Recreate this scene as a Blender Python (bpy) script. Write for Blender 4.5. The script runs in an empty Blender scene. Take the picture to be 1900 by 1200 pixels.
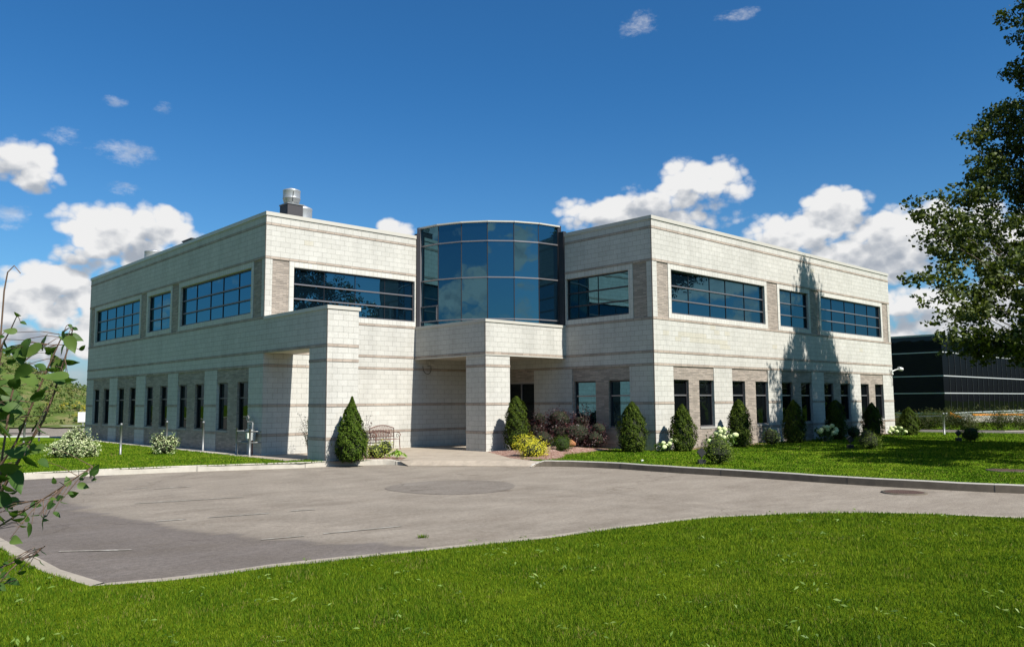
import bpy, bmesh, math, random
import numpy as np
from mathutils import Vector, Matrix
from mathutils.geometry import tessellate_polygon
# measured layout (metres, world space)
CAM={'C': [-13.7351, -28.3803, 1.8286], 'R': [0.731719, -0.681577, -0.006328], 'U': [-0.061306, -0.075057, 0.995293], 'F': [0.678843, 0.727887, 0.096705], 'f': 1494.72}
KERB_L=[(-9.58, -2.91), (-8.78, -2.51), (-8.07, -2.42), (-6.09, -2.71), (-3.95, -3.29), (-2.06, -4.1), (-0.84, -4.61), (0.25, -4.77), (1.57, -5.31), (1.91, -5.69)]
KERB_R=[(4.37, -9.85), (4.77, -9.77), (5.38, -10.62), (5.74, -12.03), (5.71, -14.14), (5.94, -16.79), (5.95, -19.68), (6.38, -22.07), (6.66, -22.92), (7.02, -23.83)]
NEAR=[(-10.98, -14.2), (-10.98, -16.17), (-10.97, -17.65), (-10.82, -18.76), (-10.32, -18.95), (-9.75, -19.07), (-9.1, -19.09), (-7.76, -19.39), (-6.24, -19.76), (-5.39, -19.97), (-3.78, -20.14), (-2.04, -20.46), (-0.43, -21.34), (0.41, -22.1), (0.91, -22.81), (1.58, -24.25)]
PATCH=[(-4.25, -0.94), (-6.65, -4.65), (-8.26, -8.79), (-8.79, -11.58), (-8.67, -13.29), (-8.15, -14.85), (-7.69, -16.24), (-7.29, -17.22), (-6.55, -18.29)]
ELL=[(-2.37, -11.38), (-0.1, -11.41), (0.08, -13.96), (-2.08, -13.88)]
LINES=[[(-10.49, -15.47), (-9.71, -16.07)], [(-7.03, -7.38), (-6.56, -7.34)], [(-6.5, -7.76), (-5.61, -7.78)], [(-7.84, -10.45), (-5.73, -10.98)], [(-8.44, -13.43), (-7.96, -13.54)], [(-7.6, -13.62), (-6.53, -13.89)], [(-6.09, -13.91), (-5.64, -14.04)], [(-7.99, -16.58), (-7.35, -16.74)], [(-7.03, -16.76), (-5.69, -17.0)], [(-8.09, -7.61), (-7.85, -7.7)]]
BASIN=[5.04, -21.0, -0.24]
WEED=[-6.12, -18.18, -0.24]
TRASH=[6.7, -12.43, -0.08]
BLOBS=[(0.1885, 0.2577, 0.0344, 0.0232, 0.9), (0.2042, 0.2431, 0.0225, 0.0157, 0.8), (0.2391, 0.2893, 0.0198, 0.009, 0.6), (0.2898, 0.2789, 0.0303, 0.0116, 0.7), (0.293, 0.2393, 0.0176, 0.0071, 0.4), (0.1865, 0.1958, 0.0156, 0.0112, 0.7), (0.2805, 0.3306, 0.0121, 0.0045, 0.25), (0.3342, 0.3335, 0.0104, 0.0081, 0.3), (0.2961, 0.1861, 0.0604, 0.0298, 1), (0.3291, 0.2038, 0.0312, 0.0193, 1), (0.2643, 0.1686, 0.0318, 0.0236, 1), (0.2103, 0.1094, 0.0645, 0.0316, 1), (0.2346, 0.1312, 0.0358, 0.0175, 1), (0.2014, 0.086, 0.0734, 0.0257, 1), (0.258, 0.0648, 0.0729, 0.0206, 0.9), (0.2138, 0.0291, 0.079, 0.0091, 0.6), (0.6061, 0.2121, 0.0213, 0.0131, 1), (0.9863, 0.2542, 0.0464, 0.0304, 1), (0.9303, 0.2414, 0.0494, 0.0206, 1), (0.8667, 0.2309, 0.0503, 0.0196, 1), (0.9199, 0.2192, 0.0923, 0.0163, 0.9), (0.9578, 0.2846, 0.0183, 0.0088, 0.35), (0.9187, 0.4459, 0.0243, 0.0117, 0.3), (1.0349, 0.4464, 0.0232, 0.0057, 0.25), (0.7808, 0.4402, 0.0139, 0.0042, 0.2), (1.1392, 0.214, 0.0361, 0.0281, 1), (1.0966, 0.1896, 0.054, 0.0249, 1), (1.1948, 0.1815, 0.0387, 0.03, 1), (1.2328, 0.1779, 0.032, 0.0324, 1), (1.1658, 0.1627, 0.0849, 0.0274, 1), (1.2748, 0.1794, 0.0356, 0.0258, 1), (1.2182, 0.1016, 0.0429, 0.0191, 0.9), (1.2647, 0.0871, 0.0714, 0.0262, 1), (1.32, 0.1008, 0.0478, 0.0282, 1), (1.2478, 0.0586, 0.1034, 0.0176, 0.9), (1.3236, 0.1627, 0.0383, 0.028, 0.9)]
TREE=[(24.21, -19.16, 17.66, 0.86, 1.02), (24.38, -19.02, 15.39, 0.5, 0.59), (23.01, -18.84, 13.35, 0.93, 0.55), (22.75, -18.47, 12.37, 1.32, 0.88), (24.41, -18.56, 11.78, 1.14, 1.14), (21.42, -18.36, 10.56, 0.96, 0.86), (23.23, -18.57, 9.73, 1.32, 1.1), (19.92, -18.19, 9.46, 0.62, 0.41), (20.86, -18.03, 11.95, 0.47, 0.3), (15.36, -17.96, 8.7, 0.52, 0.22), (16.32, -18.13, 8.38, 0.61, 0.34), (17.38, -18.38, 8.01, 0.74, 0.54), (15.7, -18.13, 7.61, 0.37, 0.34), (16.6, -18.24, 7.24, 0.67, 0.34), (20.3, -18.38, 8.22, 1.24, 0.83), (22.22, -18.74, 7.78, 1.28, 1.07), (18.97, -18.35, 7.02, 0.8, 0.56), (16.27, -18.48, 6.21, 0.56, 0.28), (14.41, -18.07, 5.85, 0.4, 0.16), (15.35, -18.25, 5.77, 0.52, 0.26), (19.46, -18.7, 6.22, 1.0, 0.5), (17.95, -18.59, 5.59, 0.78, 0.39), (21.33, -19.07, 6.15, 0.83, 0.62), (13.91, -18.19, 5.07, 0.32, 0.14), (15.72, -18.51, 5.13, 0.52, 0.22), (16.76, -18.76, 4.9, 0.75, 0.34), (18.69, -19.22, 5.1, 0.87, 0.27), (20.45, -19.54, 5.51, 0.4, 0.5), (15.56, -18.95, 4.43, 0.63, 0.18), (13.74, -18.61, 4.33, 0.21, 0.16), (14.49, -18.65, 4.51, 0.27, 0.14), (13.54, -19.73, 3.74, 0.75, 0.27), (14.6, -20.0, 3.52, 0.85, 0.38), (15.78, -20.44, 3.72, 0.52, 0.38), (15.94, -20.53, 3.29, 0.43, 0.35), (13.44, -19.59, 3.41, 0.5, 0.25), (14.87, -20.21, 3.26, 0.68, 0.24), (17.08, -20.36, 4.33, 0.45, 0.27), (24.96, -19.68, 16.3, 0.91, 1.82), (25.25, -19.5, 12.9, 1.14, 1.82), (25.54, -19.32, 9.5, 1.14, 1.82), (24.55, -19.39, 6.64, 0.88, 1.32), (18.86, -20.61, 4.05, 0.75, 0.75)]
SAPLEAF=[(-13.252, -26.024, 1.953, 0.0693, -75, 0.9), (-13.287, -26.065, 2.011, 0.0395, 170, 0.8), (-13.251, -25.961, 2.065, 0.0326, -20, 0.7), (-13.287, -26.035, 1.979, 0.0427, -60, 0.7), (-13.295, -26.069, 1.963, 0.0364, 200, 0.5), (-13.276, -25.927, 2.006, 0.0238, 0, 0.8), (-13.23, -25.712, 1.987, 0.0485, -20, 0.6), (-13.237, -25.763, 1.981, 0.0476, -25, 0.5), (-13.161, -25.854, 2.002, 0.0662, 70, 0.7), (-13.236, -26.047, 1.96, 0.0864, 200, 0.75), (-13.21, -25.91, 1.916, 0.0547, 5, 0.45), (-13.255, -25.993, 1.892, 0.0611, 60, 0.8), (-13.28, -26.022, 1.898, 0.04, 170, 0.6), (-13.241, -26.09, 1.886, 0.0818, -30, 0.4), (-13.201, -26.084, 1.969, 0.0403, 0, 0.8), (-13.147, -25.778, 1.933, 0.055, -35, 0.35), (-13.093, -25.891, 2.039, 0.0255, -15, 0.7), (-13.108, -25.885, 2.022, 0.0476, 20, 0.8), (-13.095, -25.899, 2.013, 0.0571, -20, 0.7), (-13.164, -26.131, 1.979, 0.0602, -70, 0.8), (-13.167, -26.073, 1.998, 0.038, 150, 0.6), (-13.136, -25.942, 1.976, 0.0463, -100, 0.6), (-13.137, -25.885, 1.946, 0.0722, 110, 0.9), (-13.115, -25.842, 1.92, 0.048, -80, 0.7), (-13.092, -25.855, 1.951, 0.061, -5, 0.6), (-13.203, -26.136, 1.896, 0.0843, 175, 0.45), (-13.13, -25.948, 1.902, 0.0892, -15, 0.5), (-13.137, -25.911, 1.915, 0.0404, 60, 0.6), (-13.153, -25.972, 1.87, 0.0514, -30, 0.35), (-13.218, -26.072, 1.857, 0.0572, 40, 0.5), (-13.194, -25.946, 1.841, 0.0541, 190, 0.5), (-13.26, -26.083, 1.91, 0.0675, 230, 0.7), (-13.207, -25.708, 1.853, 0.0972, -20, 0.7), (-13.213, -25.733, 1.833, 0.0882, 190, 0.7), (-13.255, -25.855, 1.866, 0.0609, -40, 0.8), (-13.249, -25.977, 1.816, 0.073, -25, 0.6), (-13.214, -25.705, 1.792, 0.0839, -60, 0.8), (-13.212, -25.875, 1.798, 0.0459, 30, 0.5), (-13.218, -25.71, 1.754, 0.0739, -30, 0.7), (-13.24, -25.728, 1.921, 0.0575, 10, 0.7), (-13.26, -25.873, 1.885, 0.0605, 20, 0.6), (-13.23, -25.923, 1.703, 0.0744, 170, 0.8), (-13.188, -25.872, 1.706, 0.1013, -5, 0.6), (-13.235, -25.906, 1.667, 0.0776, 10, 0.8), (-13.271, -26.018, 1.763, 0.0855, -50, 0.6), (-13.208, -25.996, 1.684, 0.0614, -40, 0.8), (-13.223, -25.731, 1.687, 0.0636, -20, 0.7), (-13.247, -26.097, 1.748, 0.0558, 200, 0.4), (-13.218, -26.124, 1.764, 0.0419, -40, 0.4), (-13.176, -25.878, 1.771, 0.0555, 60, 0.3), (-13.25, -25.959, 1.617, 0.064, -20, 0.7), (-13.235, -25.842, 1.571, 0.079, -50, 0.8), (-13.22, -25.894, 1.624, 0.0902, -60, 0.4), (-13.261, -25.922, 1.642, 0.0676, 0, 0.8), (-13.174, -25.667, 1.551, 0.0491, -30, 0.6), (-13.248, -25.996, 1.558, 0.0573, -15, 0.6), (-13.214, -25.916, 1.531, 0.0476, 10, 0.5), (-13.266, -25.973, 1.545, 0.0574, -60, 0.7), (-13.225, -25.812, 1.647, 0.0741, -10, 0.8), (-13.091, -26.115, 1.663, 0.0436, 60, 0.7), (-13.103, -26.063, 1.645, 0.0324, -160, 0.6), (-13.037, -25.928, 1.629, 0.0409, -75, 0.5), (-13.105, -26.075, 1.618, 0.0381, -20, 0.9), (-13.112, -25.951, 1.624, 0.0366, 110, 0.8), (-13.061, -25.822, 1.577, 0.0484, 10, 0.9), (-13.161, -26.127, 1.586, 0.0254, -20, 0.3), (-13.187, -26.124, 1.596, 0.028, 0, 0.3), (-13.171, -26.052, 1.573, 0.0404, 20, 0.8), (-13.149, -25.805, 1.55, 0.041, -10, 0.7), (-13.166, -25.866, 1.57, 0.0277, 10, 0.5), (-13.159, -26.056, 1.549, 0.0289, -50, 0.3), (-13.172, -25.997, 1.535, 0.0352, -45, 0.5), (-13.207, -26.042, 1.552, 0.0286, 190, 0.3), (-13.186, -25.914, 1.496, 0.042, -95, 0.9), (-13.249, -26.062, 1.496, 0.0474, -10, 0.8), (-13.18, -25.802, 1.497, 0.0343, -10, 0.6), (-13.171, -25.713, 1.499, 0.0354, 160, 0.5), (-13.162, -25.696, 1.525, 0.0358, 0, 0.6), (-13.199, -25.774, 1.555, 0.0314, 20, 0.6), (-13.151, -25.701, 1.506, 0.0325, 90, 0.5), (-13.242, -26.074, 1.448, 0.0361, 0, 0.9), (-13.21, -25.964, 1.402, 0.0321, 20, 0.7), (-13.122, -25.711, 1.398, 0.0261, 0, 0.6), (-13.127, -25.799, 1.388, 0.0316, -60, 0.5), (-13.181, -25.931, 1.404, 0.0268, -10, 0.5), (-13.108, -25.736, 1.407, 0.026, -50, 0.4), (-13.213, -25.792, 1.366, 0.0401, -10, 0.7), (-13.179, -25.722, 1.333, 0.0541, -15, 0.4), (-13.245, -25.924, 1.36, 0.035, -30, 0.8), (-13.25, -25.979, 1.43, 0.0201, 0, 0.7), (-13.238, -25.86, 1.394, 0.0299, 20, 0.6)]
SAPSTEM=[[(-13.312, -25.675, 1.245), (-13.293, -25.722, 1.465), (-13.25, -25.785, 1.64), (-13.213, -25.832, 1.728), (-13.185, -25.872, 1.837), (-13.161, -25.907, 1.932), (-13.145, -25.93, 1.991), (-13.134, -25.945, 2.032)], [(-13.293, -25.722, 1.465), (-13.236, -25.791, 1.589), (-13.2, -25.839, 1.691), (-13.162, -25.886, 1.786), (-13.145, -25.912, 1.859), (-13.136, -25.928, 1.917), (-13.123, -25.95, 1.99), (-13.118, -25.962, 2.04)], [(-13.277, -25.748, 1.553), (-13.257, -25.794, 1.757), (-13.261, -25.821, 1.992), (-13.262, -25.841, 2.138), (-13.258, -25.85, 2.189), (-13.246, -25.864, 2.207), (-13.232, -25.874, 2.186)], [(-13.291, -25.719, 1.436), (-13.231, -25.784, 1.501), (-13.19, -25.827, 1.537), (-13.149, -25.87, 1.573), (-13.108, -25.913, 1.61), (-13.078, -25.945, 1.639), (-13.052, -25.974, 1.665)], [(-13.299, -25.705, 1.377), (-13.245, -25.755, 1.377), (-13.203, -25.797, 1.398), (-13.161, -25.839, 1.42), (-13.137, -25.865, 1.446)], [(-13.236, -25.791, 1.589), (-13.239, -25.799, 1.669), (-13.231, -25.831, 1.845), (-13.223, -25.845, 1.903), (-13.21, -25.863, 1.947), (-13.185, -25.891, 1.976), (-13.162, -25.914, 1.997)], [(-13.257, -25.794, 1.757), (-13.261, -25.81, 1.904), (-13.257, -25.826, 1.992), (-13.242, -25.845, 2.035), (-13.231, -25.861, 2.075)], [(-13.284, -25.71, 1.318), (-13.221, -25.772, 1.34), (-13.19, -25.804, 1.354)], [(-13.298, -25.727, 1.538), (-13.244, -25.778, 1.545), (-13.203, -25.82, 1.567), (-13.17, -25.85, 1.566)]]
BASESAP=(-13.303, -25.664, 1.099)
SKY_STR=.0505; CLOUDK=6.8; SKYTINT=(.33,.93,1.40); EXPO=0.80
G=-.08; RZ=-.24
D=4.65; BX=11.54; BY=9.34; CC=6.98; L1=22.14; L2=22.4; TOP=9.11
rnd=random.Random(7); npr=np.random.RandomState(5)
scene=bpy.context.scene; COL=scene.collection
def V(*a): return Vector(a)
# ------------------------------------------------------------------ tagging
def tag(o,label=None,cat=None,group=None,kind=None):
    if label: o['label']=label
    if cat: o['category']=cat
    if group: o['group']=group
    if kind: o['kind']=kind
    return o
def empty(name,loc=(0,0,0),label=None,cat=None,group=None):
    o=bpy.data.objects.new(name,None); o.location=loc; o.empty_display_size=.3; COL.objects.link(o); return tag(o,label,cat,group)
class MB:
    def __init__(s): s.v=[];s.f=[];s.m=[];s.uv=[];s.mats=[];s.smooth=[]
    def mi(s,m):
        if m not in s.mats: s.mats.append(m)
        return s.mats.index(m)
    def face(s,pts,m,uv=None,smooth=False):
        b=len(s.v); s.v+=[tuple(p) for p in pts]; s.f.append(tuple(range(b,b+len(pts)))); s.m.append(s.mi(m))
        s.uv+= uv if uv else [(p[0]+p[1],p[2]) for p in pts]; s.smooth.append(smooth)
    def box(s,x0,x1,y0,y1,z0,z1,m,skip=''):
        p=lambda x,y,z:(x,y,z)
        F={'-y':([p(x0,y0,z0),p(x1,y0,z0),p(x1,y0,z1),p(x0,y0,z1)],[(x0,z0),(x1,z0),(x1,z1),(x0,z1)]),
           '+y':([p(x1,y1,z0),p(x0,y1,z0),p(x0,y1,z1),p(x1,y1,z1)],[(x1,z0),(x0,z0),(x0,z1),(x1,z1)]),
           '-x':([p(x0,y1,z0),p(x0,y0,z0),p(x0,y0,z1),p(x0,y1,z1)],[(y1,z0),(y0,z0),(y0,z1),(y1,z1)]),
           '+x':([p(x1,y0,z0),p(x1,y1,z0),p(x1,y1,z1),p(x1,y0,z1)],[(y0,z0),(y1,z0),(y1,z1),(y0,z1)]),
           '+z':([p(x0,y0,z1),p(x1,y0,z1),p(x1,y1,z1),p(x0,y1,z1)],[(x0,y0),(x1,y0),(x1,y1),(x0,y1)]),
           '-z':([p(x0,y1,z0),p(x1,y1,z0),p(x1,y0,z0),p(x0,y0,z0)],[(x0,y1),(x1,y1),(x1,y0),(x0,y0)])}
        for k,(a,u) in F.items():
            if k not in skip.split(','): s.face(a,m,u)
    def obox(s,c,ux,uy,uz,m):   # oriented box: centre and three half vectors
        c=Vector(c);ux=Vector(ux);uy=Vector(uy);uz=Vector(uz)
        for a,b,n in((ux,uy,uz),(uy,uz,ux),(uz,ux,uy)):
            for sg in(1,-1):
                q=[c+n*sg+a*i+b*j*sg for i,j in((-1,-1),(1,-1),(1,1),(-1,1))]
                s.face(q,m)
    def bar(s,a,b,w,h,m,up=(0,0,1)):
        a=Vector(a);b=Vector(b);d=(b-a); t=d.normalized(); sd=t.cross(Vector(up))
        if sd.length<1e-4: sd=t.cross(Vector((1,0,0)))
        sd.normalize(); u=sd.cross(t)
        s.obox((a+b)/2,d/2,sd*w/2,u*h/2,m)
    def tube(s,pts,rad,m,n=8,cap=True,smooth=True):
        pts=[Vector(p) for p in pts]
        if not hasattr(rad,'__len__'): rad=[rad]*len(pts)
        b=len(s.v); up=None
        for i,p in enumerate(pts):
            t=(pts[min(i+1,len(pts)-1)]-pts[max(i-1,0)]).normalized()
            if up is None: up=t.orthogonal().normalized()
            sd=t.cross(up)
            if sd.length<1e-5: sd=t.orthogonal()
            sd.normalize(); up=sd.cross(t).normalized()
            for k in range(n):
                a=2*math.pi*k/n; s.v.append(tuple(p+(sd*math.cos(a)+up*math.sin(a))*rad[i]))
        mi=s.mi(m)
        for i in range(len(pts)-1):
            for k in range(n):
                k2=(k+1)%n; s.f.append((b+i*n+k,b+i*n+k2,b+(i+1)*n+k2,b+(i+1)*n+k)); s.m.append(mi); s.uv+=[(0,0)]*4; s.smooth.append(smooth)
        if cap:
            for base,rev in((b,False),(b+(len(pts)-1)*n,True)):
                ids=list(range(base,base+n)); 
                if rev: ids=ids[::-1]
                s.f.append(tuple(ids)); s.m.append(mi); s.uv+=[(0,0)]*n; s.smooth.append(False)
    def lathe(s,prof,m,c=(0,0,0),n=24,smooth=True,cap=True):
        b=len(s.v); mi=s.mi(m)
        for r,z in prof:
            for k in range(n):
                a=2*math.pi*k/n; s.v.append((c[0]+r*math.cos(a),c[1]+r*math.sin(a),c[2]+z))
        for i in range(len(prof)-1):
            for k in range(n):
                k2=(k+1)%n; s.f.append((b+i*n+k,b+i*n+k2,b+(i+1)*n+k2,b+(i+1)*n+k)); s.m.append(mi); s.uv+=[(0,0)]*4; s.smooth.append(smooth)
        if cap:
            s.f.append(tuple(range(b+(len(prof)-1)*n,b+len(prof)*n))); s.m.append(mi); s.uv+=[(0,0)]*n; s.smooth.append(False)
    def poly(s,pts2,z,m):
        tri=tessellate_polygon([[Vector((p[0],p[1],0)) for p in pts2]])
        b=len(s.v); s.v+=[(p[0],p[1],z) for p in pts2]
        for t in tri:
            a,bb,c=[Vector((*pts2[i],0)) for i in t]
            if (bb-a).cross(c-a).z<0: t=(t[0],t[2],t[1])
            s.f.append(tuple(b+i for i in t)); s.m.append(s.mi(m)); s.uv+=[tuple(pts2[i]) for i in t]; s.smooth.append(False)
    def build(s,name,parent=None,loc=None):
        me=bpy.data.meshes.new(name); off=Vector(loc) if loc is not None else Vector((0,0,0))
        me.from_pydata([tuple(Vector(v)-off) for v in s.v],[],s.f)
        for m in s.mats: me.materials.append(m)
        me.polygons.foreach_set('material_index',s.m); me.polygons.foreach_set('use_smooth',s.smooth)
        uv=me.uv_layers.new(name='UVMap'); uv.data.foreach_set('uv',[c for u in s.uv for c in u])
        me.update(); o=bpy.data.objects.new(name,me); COL.objects.link(o)
        if loc is not None: o.location=off
        if parent:
            o.parent=parent
            if loc is not None: o.location=off-parent.location if parent.type=='EMPTY' else off
        return o
def npmesh(name,verts,nper,mats,midx=None,parent=None,smooth=False):
    """many separate faces of nper vertices each"""
    nv=len(verts); nf=nv//nper; me=bpy.data.meshes.new(name)
    me.vertices.add(nv); me.vertices.foreach_set('co',np.ascontiguousarray(verts,dtype=np.float32).ravel())
    me.loops.add(nv); me.loops.foreach_set('vertex_index',np.arange(nv,dtype=np.int32))
    me.polygons.add(nf); me.polygons.foreach_set('loop_start',np.arange(nf,dtype=np.int32)*nper)
    for m in mats: me.materials.append(m)
    if midx is not None: me.polygons.foreach_set('material_index',np.ascontiguousarray(midx,dtype=np.int32))
    me.update(calc_edges=True); me.validate()
    o=bpy.data.objects.new(name,me); COL.objects.link(o)
    if parent: o.parent=parent
    return o
# ------------------------------------------------------------------ shader helpers
class X:
    """tiny expression wrapper over math nodes"""
    nt=None
    def __init__(s,v): s.v=v
    @staticmethod
    def op(o,*a,clamp=False):
        n=X.nt.nodes.new('ShaderNodeMath'); n.operation=o; n.use_clamp=clamp
        for i,q in enumerate(a):
            q=q.v if isinstance(q,X) else q
            if isinstance(q,(int,float)): n.inputs[i].default_value=q
            else: X.nt.links.new(q,n.inputs[i])
        return X(n.outputs[0])
    def __add__(s,o): return X.op('ADD',s,o)
    __radd__=__add__
    def __sub__(s,o): return X.op('SUBTRACT',s,o)
    def __rsub__(s,o): return X.op('SUBTRACT',o,s)
    def __mul__(s,o): return X.op('MULTIPLY',s,o)
    __rmul__=__mul__
    def __truediv__(s,o): return X.op('DIVIDE',s,o)
    def max(s,o): return X.op('MAXIMUM',s,o)
    def min(s,o): return X.op('MINIMUM',s,o)
def smooth(x,a,b):
    n=X.nt.nodes.new('ShaderNodeMapRange'); n.interpolation_type='SMOOTHSTEP'
    X.nt.links.new(x.v,n.inputs[0]); n.inputs[1].default_value=a; n.inputs[2].default_value=b; return X(n.outputs[0])
class M:
    def __init__(s,name,rough=.8,spec=.3,metal=0.):
        s.mat=bpy.data.materials.new(name); s.mat.use_nodes=True; s.nt=s.mat.node_tree; X.nt=s.nt
        s.b=s.nt.nodes['Principled BSDF']; s.out=s.nt.nodes['Material Output']
        s.b.inputs['Roughness'].default_value=rough; s.b.inputs['Specular IOR Level'].default_value=spec; s.b.inputs['Metallic'].default_value=metal
    def n(s,t,**k):
        n=s.nt.nodes.new('ShaderNode'+t)
        for a,v in k.items(): setattr(n,a,v)
        return n
    def l(s,a,b): s.nt.links.new(a,b)
    def col(s,c):
        if isinstance(c,(tuple,list)): s.b.inputs['Base Color'].default_value=(*c,1)
        else: s.l(c,s.b.inputs['Base Color'])
        return s
    def coord(s,kind='Object'): return s.n('TexCoord').outputs[kind]
    def pos(s): return s.n('NewGeometry').outputs['Position']
    def noise(s,vec,scale,detail=4,rough=.6,stretch=None):
        if stretch:
            m=s.n('Mapping'); m.inputs['Scale'].default_value=stretch; s.l(vec,m.inputs[0]); vec=m.outputs[0]
        n=s.n('TexNoise'); n.inputs['Scale'].default_value=scale; n.inputs['Detail'].default_value=detail; n.inputs['Roughness'].default_value=rough
        s.l(vec,n.inputs['Vector']); return n.outputs[0]
    def ramp(s,fac,stops):
        r=s.n('ValToRGB'); e=r.color_ramp.elements
        while len(e)<len(stops): e.new(.5)
        for i,(p,c) in enumerate(stops): e[i].position=p; e[i].color=(*c,1) if len(c)==3 else c
        s.l(fac,r.inputs[0]); return r.outputs[0]
    def mix(s,fac,a,b,mode='MIX'):
        n=s.n('Mix',data_type='RGBA',blend_type=mode)
        for i,q in((0,fac),(6,a),(7,b)):
            if isinstance(q,(int,float)): n.inputs[i].default_value=q
            elif isinstance(q,(tuple,list)): n.inputs[i].default_value=(*q,1)
            else: s.l(q,n.inputs[i])
        return n.outputs[2]
    def bump(s,h,strength=.3,dist=.01):
        n=s.n('Bump'); n.inputs['Strength'].default_value=strength; n.inputs['Distance'].default_value=dist; s.l(h,n.inputs['Height']); s.l(n.outputs[0],s.b.inputs['Normal']); return s
def flat(name,c,rough=.6,spec=.3,metal=0,var=.12,scale=6):
    m=M(name,rough,spec,metal); p=m.pos(); f=m.noise(p,scale,5)
    a=tuple(x*(1-var) for x in c); b=tuple(min(1,x*(1+var)) for x in c)
    m.col(m.mix(f,a,b)); return m.mat
def masonry(name,c1,c2,mortar,bw,rh,ms,rough=.9,vary=.08,spot=None,bump=.5,bdist=.004,squash=None,off=.5):
    m=M(name,rough,.2); uv=m.coord('UV'); b=m.n('TexBrick'); m.l(uv,b.inputs['Vector'])
    for k,v in(('Scale',1),('Mortar Size',ms),('Mortar Smooth',.1),('Bias',0),('Brick Width',bw),('Row Height',rh)): b.inputs[k].default_value=v
    b.offset=off; b.inputs['Color1'].default_value=(*c1,1); b.inputs['Color2'].default_value=(*c2,1); b.inputs['Mortar'].default_value=(*mortar,1)
    p=m.pos(); g=m.noise(p,.35,5,.6); f=m.noise(p,22,4,.7); st=m.noise(p,1.6,6,.7,stretch=(1,1,.16))
    c=m.mix(1.0,b.outputs[0],m.ramp(g,[(.3,(1-vary,)*3),(.7,(1+vary*.3,)*3)]),'MULTIPLY')
    c=m.mix(1.0,c,m.ramp(st,[(.35,(1-vary*1.1,)*3),(.55,(1,)*3)]),'MULTIPLY')
    c=m.mix(1.0,c,m.ramp(f,[(.25,(.86,)*3),(.7,(1.06,)*3)]),'MULTIPLY')
    m.col(c); X.nt=m.nt
    h=X(f)*.6-X(b.outputs[1])*1.0
    m.bump(h.v,bump,bdist); return m.mat
BLOCK=masonry('pale_concrete_block',(.478,.465,.428),(.436,.424,.388),(.25,.24,.215),.4,.2,.0055,vary=.10)
BEIGE=masonry('beige_concrete_block',(.45,.425,.36),(.41,.385,.32),(.34,.33,.29),.4,.2,.006)
JAMB=masonry('soldier_block_trim',(.525,.51,.468),(.485,.47,.43),(.27,.26,.235),.2,.4,.006,off=0)
BRICK=masonry('split_face_brick',(.385,.325,.275),(.24,.205,.175),(.27,.245,.215),.30,.067,.006,vary=.1,bump=.9,bdist=.012)
BAND=masonry('split_face_band',(.39,.325,.27),(.29,.24,.20),(.22,.2,.175),.39,.1,.008,vary=.12,bump=.9,bdist=.012)
FOUND=flat('foundation_concrete',(.28,.27,.25),.9)
COPING=flat('coping_metal',(.41,.39,.345),.45,.4,0,.04)
GAP=flat('shadow_gap',(.03,.03,.03),.8)
SOFFIT=flat('soffit_panel',(.40,.37,.31),.7)
ROOF=flat('roof_gravel',(.25,.24,.23),.95,var=.3,scale=30)
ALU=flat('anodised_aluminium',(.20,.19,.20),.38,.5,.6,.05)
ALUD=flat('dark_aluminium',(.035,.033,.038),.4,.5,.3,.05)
def glassmat(name,tint,base,r0=.30,r1=.32,wav=.0025,scale=1.1):
    m=M(name,.03,0); nt=m.nt; lw=m.n('LayerWeight'); lw.inputs['Blend'].default_value=.25
    gl=m.n('BsdfGlossy'); gl.inputs['Color'].default_value=(*tint,1); gl.inputs['Roughness'].default_value=.004
    df=m.n('BsdfDiffuse'); df.inputs['Color'].default_value=(*base,1)
    mr=m.n('MapRange'); m.l(lw.outputs['Fresnel'],mr.inputs[0]); mr.inputs[3].default_value=r0; mr.inputs[4].default_value=r1
    mx=m.n('MixShader'); m.l(mr.outputs[0],mx.inputs[0]); m.l(df.outputs[0],mx.inputs[1]); m.l(gl.outputs[0],mx.inputs[2]); m.l(mx.outputs[0],m.out.inputs[0])
    nz=m.noise(m.pos(),scale,2,.5); bp=m.n('Bump'); bp.inputs['Strength'].default_value=1; bp.inputs['Distance'].default_value=wav; m.l(nz,bp.inputs['Height']); m.l(bp.outputs[0],gl.inputs['Normal'])
    return m.mat
GLASS=glassmat('blue_tinted_glass',(.24,.54,.68),(.002,.006,.011),.24)
GLASSD=glassmat('clear_dark_glass',(.40,.47,.48),(.003,.004,.005),.08,.18)
GLASSB=glassmat('black_mirror_glass',(.16,.19,.21),(.003,.003,.004),.13,wav=.006,scale=.6)

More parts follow.
